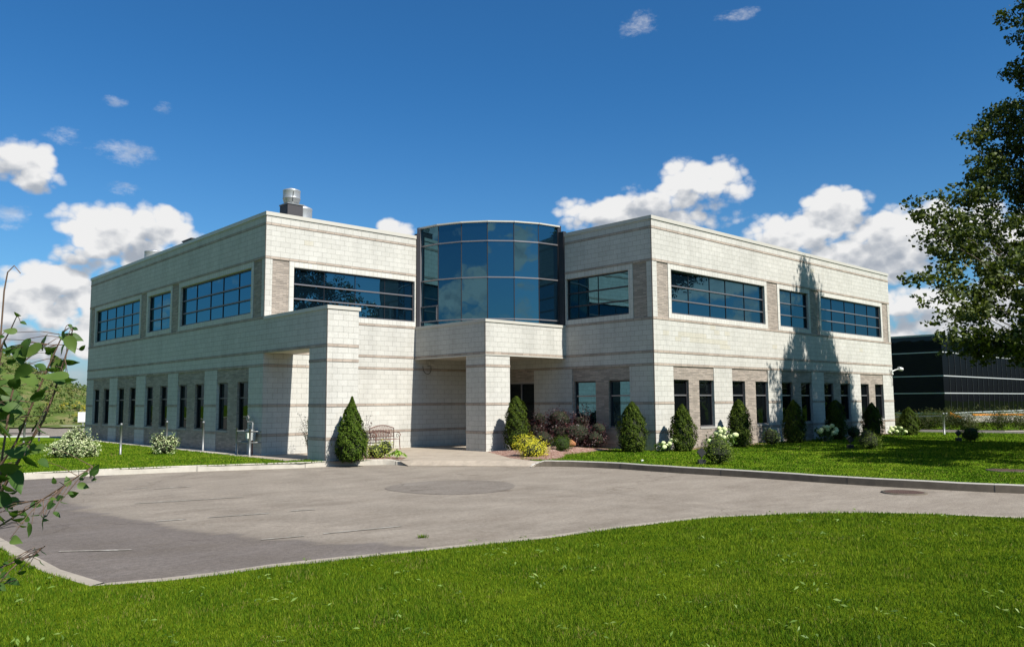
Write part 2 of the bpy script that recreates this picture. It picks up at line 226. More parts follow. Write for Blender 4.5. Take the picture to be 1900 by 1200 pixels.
# ------------------------------------------------------------------ facades
ZC=[-.12,.6,.7,1.7,1.8,3.2,3.3,3.7,3.8,5.0,5.1,7.3,7.4,8.6,8.7,8.97]
BANDS=[(.6,.7),(1.7,1.8),(3.2,3.3),(3.7,3.8),(5.0,5.1),(7.3,7.4),(8.6,8.7)]
def zbase(z):
    b=-.12
    for c in ZC:
        if z>=c-1e-6: b=c
    return 0.0 if b==-.12 else b
class Facade:
    """wall in a vertical plane: P(u,z,depth) ; depth>0 goes into the wall"""
    def __init__(s,P,L): s.P=P; s.L=L; s.cuts={0,L}; s.z={*ZC}; s.zones=[]; s.open=[]; s.bandskip=[]; s.extra=[]
    def zone(s,u0,u1,z0,z1,mat,dep=0): s.zones.append((u0,u1,z0,z1,mat,dep)); s.cuts|={u0,u1}; s.z|={z0,z1}
    def opening(s,u0,u1,z0,z1): s.zone(u0,u1,z0,z1,None,.16)
    def build(s,parent,zmin=-.12,zmax=8.97,name='wall',bands=BANDS,bandrows=None):
        mb=MB(); us=sorted(c for c in s.cuts if -1e-6<=c<=s.L+1e-6); zs=sorted(z for z in s.z|{zmin,zmax} if zmin-1e-6<=z<=zmax+1e-6)
        nu,nz=len(us)-1,len(zs)-1
        def cls(u,z):
            r=(BLOCK,0)
            for (a,b,c,d,m,dp) in s.zones:
                if a<u<b and c<z<d: r=(m,dp)
            return r
        cell={}
        for i in range(nu):
            for j in range(nz):
                cell[i,j]=cls((us[i]+us[i+1])/2,(zs[j]+zs[j+1])/2)
        for i in range(nu):
            for j in range(nz):
                m,dp=cell[i,j]; u0,u1,z0,z1=us[i],us[i+1],zs[j],zs[j+1]
                if m is not None:
                    zb=zbase((z0+z1)/2)
                    ub=0
                    mb.face([s.P(u0,z0,dp),s.P(u1,z0,dp),s.P(u1,z1,dp),s.P(u0,z1,dp)],m,[(u0-ub,z0-zb),(u1-ub,z0-zb),(u1-ub,z1-zb),(u0-ub,z1-zb)])
                for di,dj in((1,0),(0,1)):
                    k=(i+di,j+dj)
                    if k in cell and abs(cell[k][1]-dp)>1e-6:
                        m2,d2=cell[k]; mm=(m if dp<d2 else m2)
                        if di: q=[s.P(u1,z0,dp),s.P(u1,z0,d2),s.P(u1,z1,d2),s.P(u1,z1,dp)]; uv=[(0,z0),(abs(dp-d2),z0),(abs(dp-d2),z1),(0,z1)]
                        else: q=[s.P(u0,z1,dp),s.P(u1,z1,dp),s.P(u1,z1,d2),s.P(u0,z1,d2)]; uv=[(u0,0),(u1,0),(u1,abs(dp-d2)),(u0,abs(dp-d2))]
                        mb.face(q,mm,uv)
        for u0,zr in s.extra: mb.face([s.P(u0+.004,zr+.004,-.002),s.P(u0+.396,zr+.004,-.002),s.P(u0+.396,zr+.196,-.002),s.P(u0+.004,zr+.196,-.002)],BEIGE,[(0,0),(.39,0),(.39,.19),(0,.19)])
        w=mb.build(name,parent)
        bb=MB()
        for (z0,z1) in bands:
            if z0<zmin-1e-6 or z1>zmax+1e-6: continue
            rows=(bandrows or {}).get(z0,[(0,s.L)])
            for (a,b) in rows:
                e=-.012
                q=lambda u,z,d:s.P(u,z,d)
                bb.face([q(a,z0,e),q(b,z0,e),q(b,z1,e),q(a,z1,e)],BAND,[(a,0),(b,0),(b,z1-z0),(a,z1-z0)])
                bb.face([q(a,z1,e),q(b,z1,e),q(b,z1,.001),q(a,z1,.001)],BAND); bb.face([q(a,z0,.001),q(b,z0,.001),q(b,z0,e),q(a,z0,e)],BAND)
                bb.face([q(a,z0,e),q(a,z0,.001),q(a,z1,.001),q(a,z1,e)],BAND); bb.face([q(b,z0,e),q(b,z0,.001),q(b,z1,.001),q(b,z1,e)],BAND)
        if bb.f: bb.build('brick_band',parent)
        return w
def window(P,parent,u0,u1,z0,z1,vs=(),hs=(),fw=.055,gm=None,hm=None,vw=.013,label=None,dep=.13,hw=.055):
    gm=gm or GLASS; hm=hm or ALU; mb=MB()
    def fb(a,b,c,d,d0,d1,m):
        p=[P(a,c,d0),P(b,c,d0),P(b,d,d0),P(a,d,d0)]; r=[P(a,c,d1),P(b,c,d1),P(b,d,d1),P(a,d,d1)]
        mb.face(p,m); mb.face([p[3],p[2],r[2],r[3]],m); mb.face([p[0],r[0],r[1],p[1]],m); mb.face([p[1],r[1],r[2],p[2]],m); mb.face([p[0],p[3],r[3],r[0]],m)
    fb(u0,u1,z0,z0+fw,dep-.06,dep+.03,hm); fb(u0,u1,z1-fw,z1,dep-.03,dep+.03,ALUD)
    fb(u0,u0+fw,z0+fw,z1-fw,dep-.03,dep+.03,ALUD); fb(u1-fw,u1,z0+fw,z1-fw,dep-.03,dep+.03,ALUD)
    for h in hs: fb(u0+fw,u1-fw,h-hw/2,h+hw/2,dep-.04,dep+.02,hm)
    for v in vs: fb(v-vw/2,v+vw/2,z0+fw,z1-fw,dep-.012,dep+.02,ALUD)
    o=mb.build('window',parent)
    if label: o['label']=label
    g=MB(); g.face([P(u0+.01,z0+.01,dep+.015),P(u1-.01,z0+.01,dep+.015),P(u1-.01,z1-.01,dep+.015),P(u0+.01,z1-.01,dep+.015)],gm)
    g.build('glass',o)
    return o
bld=empty('office_building',(0,0,0),'two storey pale block office building with brick bands and a blue glass corner drum','building')
PA=lambda u,z,d:(d,u,z)                    # left face, x=0, u=y
PB=lambda u,z,d:(u,d,z)                    # wing front, y=0, u=x
PC=lambda u,z,d:(BX+d,-u,z)                # projecting wing left face, u=-y
PD=lambda u,z,d:(BX+u,-BY+d,z)             # projecting wing front, u=x-BX
UPZ=(5.3,7.08); HS=(5.87,6.44)
def upper(F,u0,u1,vs,P):
    F.zone(u0-.2,u1+.2,5.1,7.3,JAMB,0); F.opening(u0,u1,*UPZ)
    window(P,bld,u0,u1,UPZ[0],UPZ[1],[u0+v for v in vs],HS,hm=ALUD if P is PA else None)  # left face gets dark rails: its shade put into the metal colour
def upbrick(F,a,b): F.zone(a,b,5.1,7.3,BRICK,.025)
def ground_bay(F,P,a,b,w=1.06,gm=None):
    F.zone(a,b,-.12,3.2,BRICK,.025)
    for u0,u1 in((a,a+w),(b-w,b)):
        F.zone(u0,u1,.68,.76,FOUND,-.0)
        F.opening(u0,u1,.76,2.67)
        window(P,bld,u0,u1,.76,2.67,[],(2.05,),fw=.05,gm=gm or GLASSD,dep=.15,hw=.06,hm=ALUD if P is PA else None)  # dark transoms on the left face paint in the shade there
# left face
F=Facade(PA,L1); V5=(1.35,2.85,4.12,5.62)
upbrick(F,.28,1.0); upper(F,1.2,8.4,V5,PA); upbrick(F,8.6,9.42); upper(F,9.62,12.55,(1.45,),PA); upbrick(F,12.75,13.55); upper(F,13.75,20.95,(1.5,2.85,4.1,5.6),PA); upbrick(F,21.15,21.86)
pil=[(0,1.21),(4.15,5.41),(8.36,9.57),(12.54,13.85),(16.73,18.0),(20.87,L1)]
for i in range(5): ground_bay(F,PA,pil[i][1],pil[i+1][0],1.04)
F.build(bld,bandrows={.6:pil,1.7:pil})
# wing front, lit
F=Facade(PB,BX); upbrick(F,.28,.98); F.zone(.98,6.98,5.1,7.3,JAMB,0); F.extra=[(1.6,8.0)]; F.opening(1.18,6.94,*UPZ); window(PB,bld,1.18,6.94,*UPZ,[2.57,4.01,5.46],HS)
F.build(bld)
# projecting wing left face
F=Facade(PC,BY); upbrick(F,BY-1.0,BY-.28); F.zone(4.3,8.36,5.1,7.3,JAMB,0); F.opening(4.72,8.14,*UPZ); window(PC,bld,4.72,8.14,*UPZ,[6.43],HS,hm=ALUD)  # dark rails carry the shade of this side face in their colour
F.zone(5.0,8.11,-.12,3.2,BRICK,.025); F.zone(.05,2.7,2.7,3.2,BRICK,.01)
for a,b in((5.1,6.3),(7.0,8.11)):
    F.opening(a,b,.76,2.67); window(PC,bld,a,b,.76,2.67,[],(2.05,),fw=.06,gm=GLASS,dep=.15)
F.opening(.45,2.7,-.12,2.68)
F.build(bld,bandrows={.6:[(2.7,5.0),(8.11,BY)],1.7:[(2.7,5.0),(8.11,BY)]})
dm=MB()
for a,b,c,d in((.45,2.7,2.62,2.68),(.45,.52,-.1,2.62),(2.63,2.7,-.1,2.62),(1.76,1.82,-.1,2.62),(.52,2.63,-.1,.08)):
    p=[PC(a,c,.08),PC(b,c,.08),PC(b,d,.08),PC(a,d,.08)]; dm.face(p,ALU); dm.face([PC(a,c,.08),PC(a,c,.14),PC(a,d,.14),PC(a,d,.08)],ALU); dm.face([PC(b,c,.08),PC(b,c,.14),PC(b,d,.14),PC(b,d,.08)],ALU)
door=dm.build('entrance_door',bld); g=MB(); g.face([PC(.46,-.09,.13),PC(2.69,-.09,.13),PC(2.69,2.67,.13),PC(.46,2.67,.13)],GLASSD); g.build('glass',door)
h=MB(); h.tube([(BX+.02,-1.9,.85),(BX+.02,-1.9,1.35)],.016,ALU); h.build('door_handle',door)
# projecting wing front
F=Facade(PD,L2); upbrick(F,.28,1.02); upper(F,1.22,8.46,(1.36,2.92,4.14,5.66),PD); upbrick(F,8.66,9.62); upper(F,9.82,12.62,(1.32,),PD); upbrick(F,12.82,13.76); upper(F,13.96,21.18,(1.42,2.94,4.2,5.72),PD); upbrick(F,21.38,22.12)
pil=[(0,1.22),(4.07,5.48),(8.48,9.71),(12.66,13.93),(16.86,18.14),(21.06,L2)]
for i in range(5): ground_bay(F,PD,pil[i][1],pil[i+1][0],1.06)
F.extra=[(3.9-.0,4.8),(1.4,4.2),(2.4,4.2),(2.8,4.2),(3.2,4.2),(3.6,4.2),(4.0,4.2),(4.4,4.2),(4.8,4.2),(1.6,4.4),(2.0,4.4),(2.4,4.4),(2.8,4.4),(3.2,4.4),(.6,4.4),(4.2,4.6),(5.0,4.6),(9.0,4.2),(4.6,4.0),(5.0,4.0),(13.0,8.2),(18.2,4.4)]
F.build(bld,bandrows={.6:pil,1.7:pil})
# back and right faces, roof, copings
mb=MB()
mb.face([(BX+L2,-BY,-.12),(BX+L2,L1,-.12),(BX+L2,L1,8.97),(BX+L2,-BY,8.97)],BLOCK,[(0,0),(L1+BY,0),(L1+BY,9),(0,9)])
mb.face([(BX+L2,L1,-.12),(0,L1,-.12),(0,L1,8.97),(BX+L2,L1,8.97)],BLOCK,[(0,0),(34,0),(34,9),(0,9)])
mb.build('rear_wall',bld)
rf=MB(); rf.poly([(.02,.02),(BX-4.3,.02),(BX,-4.3),(BX+.02,-BY+.02),(BX+L2-.02,-BY+.02),(BX+L2-.02,L1-.02),(.02,L1-.02)],8.6,ROOF)
roof=rf.build('roof',bld)
cp=MB()
def coping(x0,x1,y0,y1,zt=TOP,t=.145):
    cp.box(x0,x1,y0,y1,zt-t,zt,COPING)
ov=.035
coping(-ov,.35,.35,L1+ov); coping(-ov,7.2,-ov,.35); coping(BX-ov,BX+.35,-BY+.35,-4.35); coping(BX-ov,BX+L2+ov,-BY-ov,-BY+.35); coping(BX+L2-.35,BX+L2+ov,-BY+.35,L1+ov); coping(.35,BX+L2-.35,L1-.35,L1+ov)
cp.build('coping',bld)
# parapet backs so the roof edge is solid
pb=MB(); pb.box(.2,.3,.3,L1-.2,8.6,8.965,BLOCK); pb.box(.2,7.2,.2,.3,8.6,8.965,BLOCK); pb.box(BX+.2,BX+.3,-BY+.3,-4.35,8.6,8.965,BLOCK); pb.box(BX+.2,BX+L2-.2,-BY+.2,-BY+.3,8.6,8.965,BLOCK); pb.build('parapet',bld)
JNT=flat('corner_joint',(.10,.075,.065),.7)
for x,y,z0,z1 in((0,0,5.1,8.96),(BX,-BY,-.1,8.96),(0,-D,-.1,4.96),(CC,-D,-.1,4.96)):
    k=MB(); k.box(x-.0145,x-.001,y+.012,y+.034,z0,z1,JNT); k.build('corner_joint',bld)
# ---- glass drum
R_=BX-7.22; NF=6; th=[math.radians(180+90/NF*k) for k in range(NF+1)]
dv=[(BX+R_*math.cos(t),R_*math.sin(t)) for t in th]
fr=MB(); rows=[5.02,5.3,7.07,8.63,9.42]
fm=fr
for k in range(NF):
    a=Vector((*dv[k],0)); b=Vector((*dv[k+1],0)); nrm=Vector(((a.x+b.x)/2-BX,(a.y+b.y)/2,0)).normalized()
    for z in rows[1:4]: fm.bar(a+nrm*.01+V(0,0,z),b+nrm*.01+V(0,0,z),.07,.055,ALU)
    fm.bar(a+V(0,0,rows[0]),b+V(0,0,rows[0]),.08,.08,ALUD)
    fm.bar(a+nrm*.02+V(0,0,9.46),b+nrm*.02+V(0,0,9.46),.14,.06,COPING)
    if k: fm.bar(a+V(0,0,5.0),a+V(0,0,9.4),.03,.03,ALUD,up=(0,1,0))
fm.box(7.0,7.24,-.07,.12,4.99,9.2,ALUD); fm.box(7.14,7.26,-.10,.12,5.06,9.5,ALU)
fm.box(BX-.07,BX+.12,-4.66,-4.36,4.99,9.2,ALUD); fm.box(BX-.1,BX+.12,-4.36,-4.24,5.06,9.5,ALUD)
a=Vector((*dv[0],0)); b=Vector((*dv[1],0))
for z in(5.95,): fm.bar(a+(b-a)*.02+V(0,0,z)+V(-.02,-.01,0),b*.98+a*.02+V(0,0,z)+V(-.02,-.01,0),.05,.05,ALU)
for t in(.05,.93): p=a+(b-a)*t+V(-.02,-.01,0); fm.bar(p+V(0,0,5.34),p+V(0,0,5.95),.05,.05,ALU,up=(0,1,0))
drum=fr.build('glass_drum',bld)
for k in range(NF):
    a,b=dv[k],dv[k+1]; g=MB()
    for z0,z1 in zip(rows[:-1],rows[1:]): g.face([(*a,z0),(*b,z0),(*b,z1),(*a,z1)],GLASS)
    g.build('glass_facet',drum)
g=MB(); g.poly([(BX,0.0)]+dv,9.40,COPING); g.build('drum_roof',bld); g=MB(); g.poly([(BX+.01,0.01)]+[(x,y) for x,y in dv],5.0,ROOF); g.build('drum_floor',bld); g=MB(); g.box(BX-.5-1.6,BX-1.2,-1.6,-.8,9.41,9.60,COPING); g.build('roof_hatch',bld)
bx=MB(); bx.box(BX-.01,BX+.01,-4.3,0,8.5,9.4,GAP); bx.box(7.22,BX,-.01,.01,8.5,9.4,GAP); bx.build('drum_back_wall',bld)
# ---- canopies
def wallbox(mb,x0,x1,y0,y1,z0,z1,skip='+z,-z'):
    zs=[z0]+[c for c in ZC if z0+1e-6<c<z1-1e-6]+[z1]
    for a,b in zip(zs[:-1],zs[1:]):
        zb=zbase((a+b)/2)
        for k,(pts,us) in {'-y':([(x0,y0),(x1,y0)],(x0,x1)),'+y':([(x1,y1),(x0,y1)],(x1,x0)),'-x':([(x0,y1),(x0,y0)],(y1,y0)),'+x':([(x1,y0),(x1,y1)],(y0,y1))}.items():
            if k in skip.split(','): continue
            (p,q)=pts; mb.face([(*p,a),(*q,a),(*q,b),(*p,b)],BLOCK,[(us[0],a-zb),(us[1],a-zb),(us[1],b-zb),(us[0],b-zb)])
def bandbox(mb,x0,x1,y0,y1,z0,z1,skip=''): mb.box(x0-.012,x1+.012,y0-.012,y1+.012,z0,z1,BAND,skip); 
def canopy(name,x0,x1,y0,yb,colx,coly,label):
    c=MB(); wallbox(c,colx[0],colx[1],coly[0],coly[1],-.12,3.7)
    co=c.build('column',bld); co['label']=label
    for z0,z1 in BANDS[:3]:
        b=MB(); b.box(colx[0]-.012,colx[1]+.012,coly[0]-.012,coly[1]+.012,z0,z1,BAND); b.build('brick_band',co)
    return co
canopy('c1',0,1.2,-D,0,(0,1.2),(-D,-3.45),'square block column carrying the left canopy beam')
canopy('c2',CC,BX,-D,0,(CC,8.26),(-D,-3.45),'square block column carrying the central canopy')
b1=MB(); wallbox(b1,0,1.2,-D,-.001,3.7,4.97,skip='+y'); b1.face([(0,-.001,3.7),(1.2,-.001,3.7),(1.2,-3.45,3.7),(0,-3.45,3.7)],SOFFIT)
c1=b1.build('canopy_beam',bld); c1['label']='narrow projecting canopy beam at the left entrance'
k=MB(); k.box(-.012,1.212,-D-.012,-.002,3.7,3.8,BAND,skip='-z,+y'); k.build('brick_band',c1)
k=MB(); k.box(-.035,1.26,-D-.035,-.002,4.97,5.09,COPING); k.build('coping',c1)
b2=MB(); wallbox(b2,CC,BX-.001,-D,-.001,3.7,4.97,skip='+y,+x'); b2.face([(CC+.01,-.001,3.69),(BX,-.001,3.69),(BX,-D+.01,3.69),(CC+.01,-D+.01,3.69)],SOFFIT)
b2.box(CC+.3,BX,-D+.3,-.01,4.9,4.95,ROOF)
c2=b2.build('canopy_box',bld); c2['label']='square block canopy under the glass drum'
k=MB(); k.box(CC-.012,BX-.002,-D-.012,-.002,3.7,3.8,BAND,skip='-z,+y,+x'); k.build('brick_band',c2)
k=MB(); k.box(CC-.035,BX-.002,-D-.035,-D+.3,4.97,5.08,COPING); k.box(CC-.035,CC+.3,-D+.3,-.002,4.97,5.08,COPING); k.build('coping',c2)
k=MB(); k.box(CC-.03,BX-.002,-D-.03,-D-.013,3.655,3.7,COPING); k.box(CC-.03,CC-.013,-D-.013,-.002,3.655,3.7,COPING); k.build('drip_edge',c2)
# ------------------------------------------------------------------ ground
LAWNC=[(.034,.082,.006),(.080,.148,.009),(.185,.240,.018)]
def lawnmat(name,blade=False):
    m=M(name,.85,.0); p=m.pos()
    a=m.noise(p,.45,6,.7); b=m.noise(p,3.2,5,.75); c=m.noise(p,40,3,.7)
    X.nt=m.nt; f=(X(a)*.50+X(b)*.35+X(c)*.15)
    if blade:
        g=m.n('NewGeometry'); rp=X(g.outputs['Random Per Island']); f=X(a)*.42+X(b)*.30+rp*.28
    col=m.ramp(f.v,[(.37,LAWNC[0]),(.5,LAWNC[1]),(.64,LAWNC[2])])
    dry=m.noise(p,1.7,5,.7)
    if blade:
        dm_=smooth(rp*.55+X(dry)*.6,.80,.92); col=m.mix(dm_.v,col,(.25,.20,.075))
    else: col=m.mix(m.ramp(dry,[(.58,(0,0,0)),(.85,(.35,.35,.35))]),col,(.18,.15,.05))
    m.col(col)
    if blade:
        t=m.n('BsdfTranslucent'); m.l(col,t.inputs[0]); mx=m.n('MixShader'); mx.inputs[0].default_value=.3; m.l(m.b.outputs[0],mx.inputs[1]); m.l(t.outputs[0],mx.inputs[2]); m.l(mx.outputs[0],m.out.inputs[0])
    else: m.bump(b,.8,.04)
    return m.mat
LAWN=lawnmat('lawn_grass'); THATCH=flat('lawn_thatch',(.060,.088,.004),.95,0,var=.5,scale=9); BLADE=lawnmat('grass_blade',True)
def asph(name,c,c2,dark=None):
    m=M(name,.9,.2); p=m.pos(); f=m.noise(p,70,3,.85); f2=m.noise(p,13,5,.85); g=m.noise(p,.5,6,.7); s=m.noise(p,1.3,7,.75,stretch=(.5,1.1,1)); cr=m.n('TexVoronoi',feature='DISTANCE_TO_EDGE')
    cr.inputs['Scale'].default_value=.13
    w=m.n('VectorMath',operation='ADD'); ns=m.n('TexNoise'); ns.inputs['Scale'].default_value=1.2; ns.inputs['Detail'].default_value=6; m.l(p,ns.inputs['Vector']); m.l(p,w.inputs[0]); m.l(ns.outputs['Color'],w.inputs[1]); m.l(w.outputs[0],cr.inputs['Vector'])
    col=m.mix(g,c,c2)
    if dark:
        X.nt=m.nt; sp=m.n('SeparateXYZ'); m.l(p,sp.inputs[0]); x=X(sp.outputs[0]); y=X(sp.outputs[1])
        ex=(x-.3).min(0.0)/9.1; ey=(y+11.2)/11.5; ey=ey*smooth(x*-1,-1.5,2.5); r=X.op('SQRT',ex*ex+ey*ey)
        e=(X(s)-.5)*.16+(X(g)-.5)*.10+(X(f2)-.5)*.05
        mk=smooth(r+e,.985,1.02)*(smooth(X(s),.25,.62)*.35+.65)
        col=m.mix(mk.v,col,m.mix(s,dark[0],dark[1]))
        # faint tyre polishing in arcs round the court
        q=m.noise(p,1,2,.5); wv=X.op('SINE',r*34+X(g)*5); col=m.mix(1,col,m.ramp((wv*.5+.5).v,[(0,(.95,.95,.95)),(1,(1.03,1.03,1.03))]),'MULTIPLY')
    col=m.mix(1,col,m.ramp(s,[(.33,(.78,.755,.74)),(.65,(1.10,1.10,1.10))]),'MULTIPLY'); col=m.mix(1,col,m.ramp(f,[(.3,(.55,)*3),(.7,(1.45,)*3)]),'MULTIPLY'); col=m.mix(1,col,m.ramp(f2,[(.32,(.74,)*3),(.68,(1.26,)*3)]),'MULTIPLY')
    col=m.mix(1,col,m.ramp(cr.outputs['Distance'],[(0,(.72,.70,.68)),(.004,(1,1,1))]),'MULTIPLY')
    ol=m.noise(p,1.15,3,.6); col=m.mix(1,col,m.ramp(ol,[(.66,(1,1,1)),(.72,(.80,.78,.77))]),'MULTIPLY')
    m.col(col); m.bump(f,.5,.008); return m.mat
ASPH=asph('worn_light_asphalt',(.176,.152,.125),(.228,.197,.163))
ASPHR=asph('court_asphalt',(.180,.155,.127),(.236,.204,.168),((.080,.068,.062),(.150,.129,.115)))
ASPHD=asph('darker_asphalt',(.085,.072,.066),(.13,.112,.10))
ASPHP=asph('asphalt_patch',(.135,.116,.098),(.178,.156,.134))
CONC=flat('kerb_concrete',(.36,.335,.30),.9,var=.25,scale=5)
CONCN=flat('sandy_kerb_concrete',(.27,.235,.19),.9,var=.3,scale=5)
CONCL=flat('sunbleached_kerb_concrete',(.37,.34,.29),.9,var=.35,scale=4)
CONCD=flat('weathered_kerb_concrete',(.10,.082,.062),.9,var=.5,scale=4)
PAVE=masonry('beige_walkway_paving',(.35,.295,.235),(.31,.26,.205),(.30,.26,.22),.2,.1,.004,vary=.15,bump=.3)
MULCH=None
m=M('bark_and_stone_mulch',.95,.1); p=m.pos(); v=m.n('TexVoronoi'); v.inputs['Scale'].default_value=28; m.l(p,v.inputs['Vector']); m.col(m.ramp(v.outputs['Color'],[(.1,(.12,.06,.045)),(.45,(.22,.12,.09)),(.7,(.33,.21,.17)),(.95,(.5,.42,.36))])); m.bump(v.outputs['Distance'],.9,.03); MULCH=m.mat
m=M('pea_gravel',.95,.1); p=m.pos(); v=m.n('TexVoronoi'); v.inputs['Scale'].default_value=35; m.l(p,v.inputs['Vector']); m.col(m.ramp(v.outputs['Color'],[(.1,(.22,.2,.17)),(.9,(.45,.41,.35))])); GRAVEL=m.mat
PAINT=None
m=M('worn_white_paint',.7,.2); p=m.pos(); f=m.noise(p,5,7,.9); PAINTC=m.ramp(f,[(.48,(.215,.19,.158)),(.66,(.46,.44,.40))]); m.col(PAINTC); PAINT=m.mat
def sheet(name,pts,z,mat,**k):
    mb=MB(); mb.poly(pts,z,mat); o=mb.build(name); return tag(o,kind='structure',**k)
g=MB(); S=900
g.face([(-S,-S,RZ-.16),(S,-S,RZ-.16),(S,S,RZ-.16),(-S,S,RZ-.16)],LAWN); tag(g.build('ground'),kind='structure')
sheet('road',[(-60,-60),(24,-60),(24,6),(8,10),(-60,10)],RZ-.002,ASPHR)
ec=[sum(p[0] for p in ELL)/4,sum(p[1] for p in ELL)/4]
el=[(ec[0]+math.cos(a)*1.62*(1+.05*math.sin(3*a+1)),ec[1]+math.sin(a)*1.62*(1+.05*math.sin(2*a))) for a in [i*math.pi/24 for i in range(48)]]
sheet('road_patch',el,RZ+.004,ASPHP)
for i,(a,b) in enumerate(LINES):
    a=Vector((*a,0)); b=Vector((*b,0)); n=(b-a).normalized().cross(V(0,0,1))*.035
    mb=MB(); z=V(0,0,RZ+.008); mb.face([a-n+z,b-n+z,b+n+z,a+n+z],PAINT); tag(mb.build('road_marking'),kind='structure')
# lawns
kl=[tuple(p) for p in KERB_L]; kr=[tuple(p) for p in KERB_R]
GL=G+.0
isl=[(-30,-3.2)]+kl[:-1]+[(1.25,-5.1),(1.2,-4.6),(0,-4.6),(-.02,-3.5),(-.75,-3.4),(-.75,21.2),(-1.2,24.3),(-2.6,28.2),(-5,34),(-30,45)]
isl=isl[:1]+[p for p in isl[1:] if p[0]>-29]
mb=MB(); mb.poly(isl,G,LAWN); tag(mb.build('lawn_beside_left_wing'),kind='structure')
mb=MB(); mb.poly([(-.75,-3.4),(-.02,-3.4),(-.02,22.2),(-.75,22.0)],G-.004,GRAVEL); tag(mb.build('gravel_strip'),kind='structure')
right=[(5.0,-8.6)]+[(x+.13,y) for x,y in kr[1:]]+[(7.6,-26),(12,-40),(60,-40),(60,-24),(46,-22),(37.2,-14.9),(36.0,-9.5),(36.5,-2),(34,-2),(34,-9.2),(11.6,-9.2),(11.6,-5)]
mb=MB(); mb.poly(right,G,LAWN); tag(mb.build('lawn_before_right_wing'),kind='structure')
# apron walkway
ap=[(1.25,-5.05),(1.7,-5.2),(2.1,-5.85),(2.25,-6.4),(4.55,-9.45),(4.85,-9.3),(5.0,-8.5),(6.95,-5.0),(11.5,-4.9),(11.54,0),(-.75,0),(-.75,-3.4),(1.2,-3.4),(1.2,-4.6)]
mb=MB(); mb.poly(ap,G+.004,PAVE); a,b,c,d=(2.25,-6.4),(4.55,-9.45),(4.42,-9.86),(1.98,-6.6)
mb.face([(*d,RZ+.03),(*c,RZ+.03),(*b,G+.004),(*a,G+.004)],PAVE,[d,c,b,a]); mb.face([(*d,RZ-.02),(*c,RZ-.02),(*c,RZ+.03),(*d,RZ+.03)],PAVE)
mb.face([(2.0,-5.9,G),(1.95,-6.6,RZ),(2.25,-6.4,G+.004)],PAVE); mb.face([(4.55,-9.45,G+.004),(4.42,-9.86,RZ),(4.9,-9.7,G)],PAVE)
tag(mb.build('walkway'),kind='structure')
sheet('soil_base',[(-.5,-4.4),(1.4,-5.0),(2.0,-5.6),(2.35,-6.4),(4.6,-9.4),(4.9,-9.5),(5.6,-9.6),(12,-9),(12,0),(-.5,0)],G-.012,GRAVEL)
# kerbs
def offset(pts,w,side=1):
    out=[]
    for i,p in enumerate(pts):
        a=Vector((*pts[max(i-1,0)],0)); b=Vector((*pts[min(i+1,len(pts)-1)],0)); t=(b-a).normalized(); n=Vector((-t.y,t.x,0))*side
        out.append((p[0]+n.x*w,p[1]+n.y*w))
    return out
def dens(pts,step=.5):
    out=[pts[0]]
    for a,b in zip(pts[:-1],pts[1:]):
        L=math.dist(a,b); n=max(1,int(L/step))
        for k in range(1,n+1): out.append((a[0]+(b[0]-a[0])*k/n,a[1]+(b[1]-a[1])*k/n))
    return out
def smoothp(pts,it=2):
    for _ in range(it):
        q=[pts[0]]
        for a,b in zip(pts[:-1],pts[1:]): q+=[(a[0]*.75+b[0]*.25,a[1]*.75+b[1]*.25),(a[0]*.25+b[0]*.75,a[1]*.25+b[1]*.75)]
        pts=q+[pts[-1]]
    return pts
def kerb(name,pts,w,top,side,mat,matside=None,taper=0,label=None,joint=3.0):
    matside=matside or mat
    inner=offset(pts,w,side); mb=MB(); n=len(pts); hs=[]
    s=0
    for i in range(n):
        t=top
        if taper:
            dd=math.dist(pts[i],pts[-1]) if taper>0 else math.dist(pts[i],pts[0])
            t=RZ+.03+(top-RZ-.03)*min(1,dd/abs(taper))
        hs.append(t+npr.uniform(-.004,.004))
    for i in range(n-1):
        a,b,c,d=pts[i],pts[i+1],inner[i+1],inner[i]; h0,h1=hs[i],hs[i+1]
        g=.025
        fa=offset([a,b],g,side); 
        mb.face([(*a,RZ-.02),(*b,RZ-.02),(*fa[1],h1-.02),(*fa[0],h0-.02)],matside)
        fb=offset([a,b],g+.02,side)
        mb.face([(*fa[0],h0-.02),(*fa[1],h1-.02),(*fb[1],h1),(*fb[0],h0)],mat)
        mb.face([(*fb[0],h0),(*fb[1],h1),(*c,h1),(*d,h0)],mat); mb.face([(*d,h0),(*c,h1),(*c,RZ-.02),(*d,RZ-.02)],mat)
        s+=math.dist(a,b)
        if s>joint:
            s=0; dirv=Vector((b[0]-a[0],b[1]-a[1],0)).normalized()*.008
            q0=Vector((*fb[1],h1+.002)); q1=Vector((*c,h1+.002)); mb.face([q0-dirv,q0+dirv,q1+dirv,q1-dirv],GAP)
            q2=Vector((*fa[1],h1-.02)); o2=Vector((*b,RZ)); nn=(Vector((*b,0))-Vector((*c,0))).normalized()*.003
            mb.face([o2-dirv+nn,o2+dirv+nn,q2+dirv+nn,q2-dirv+nn],GAP)
    for e,g_ in((0,inner[0]),(n-1,inner[-1])):
        mb.face([(*pts[e],RZ-.02),(*g_,RZ-.02),(*g_,hs[e]),(*pts[e],hs[e]-.02)],mat); mb.face([(*g_,RZ-.02),(*pts[e],RZ-.02),(*pts[e],hs[e]-.02),(*g_,hs[e])],mat)
    return tag(mb.build(name),kind='structure')
KL=smoothp([(-30,-3.3)]+[p for p in kl if p[0]>-9]+[(2.02,-6.0),(2.2,-6.5)]); KL=dens(KL,.6)
kerb('kerb_by_left_lawn',KL,.16,G+.02,1,CONCL,taper=1.0)
KR=dens(smoothp(kr+[(7.6,-26),(12,-40)]),.6)
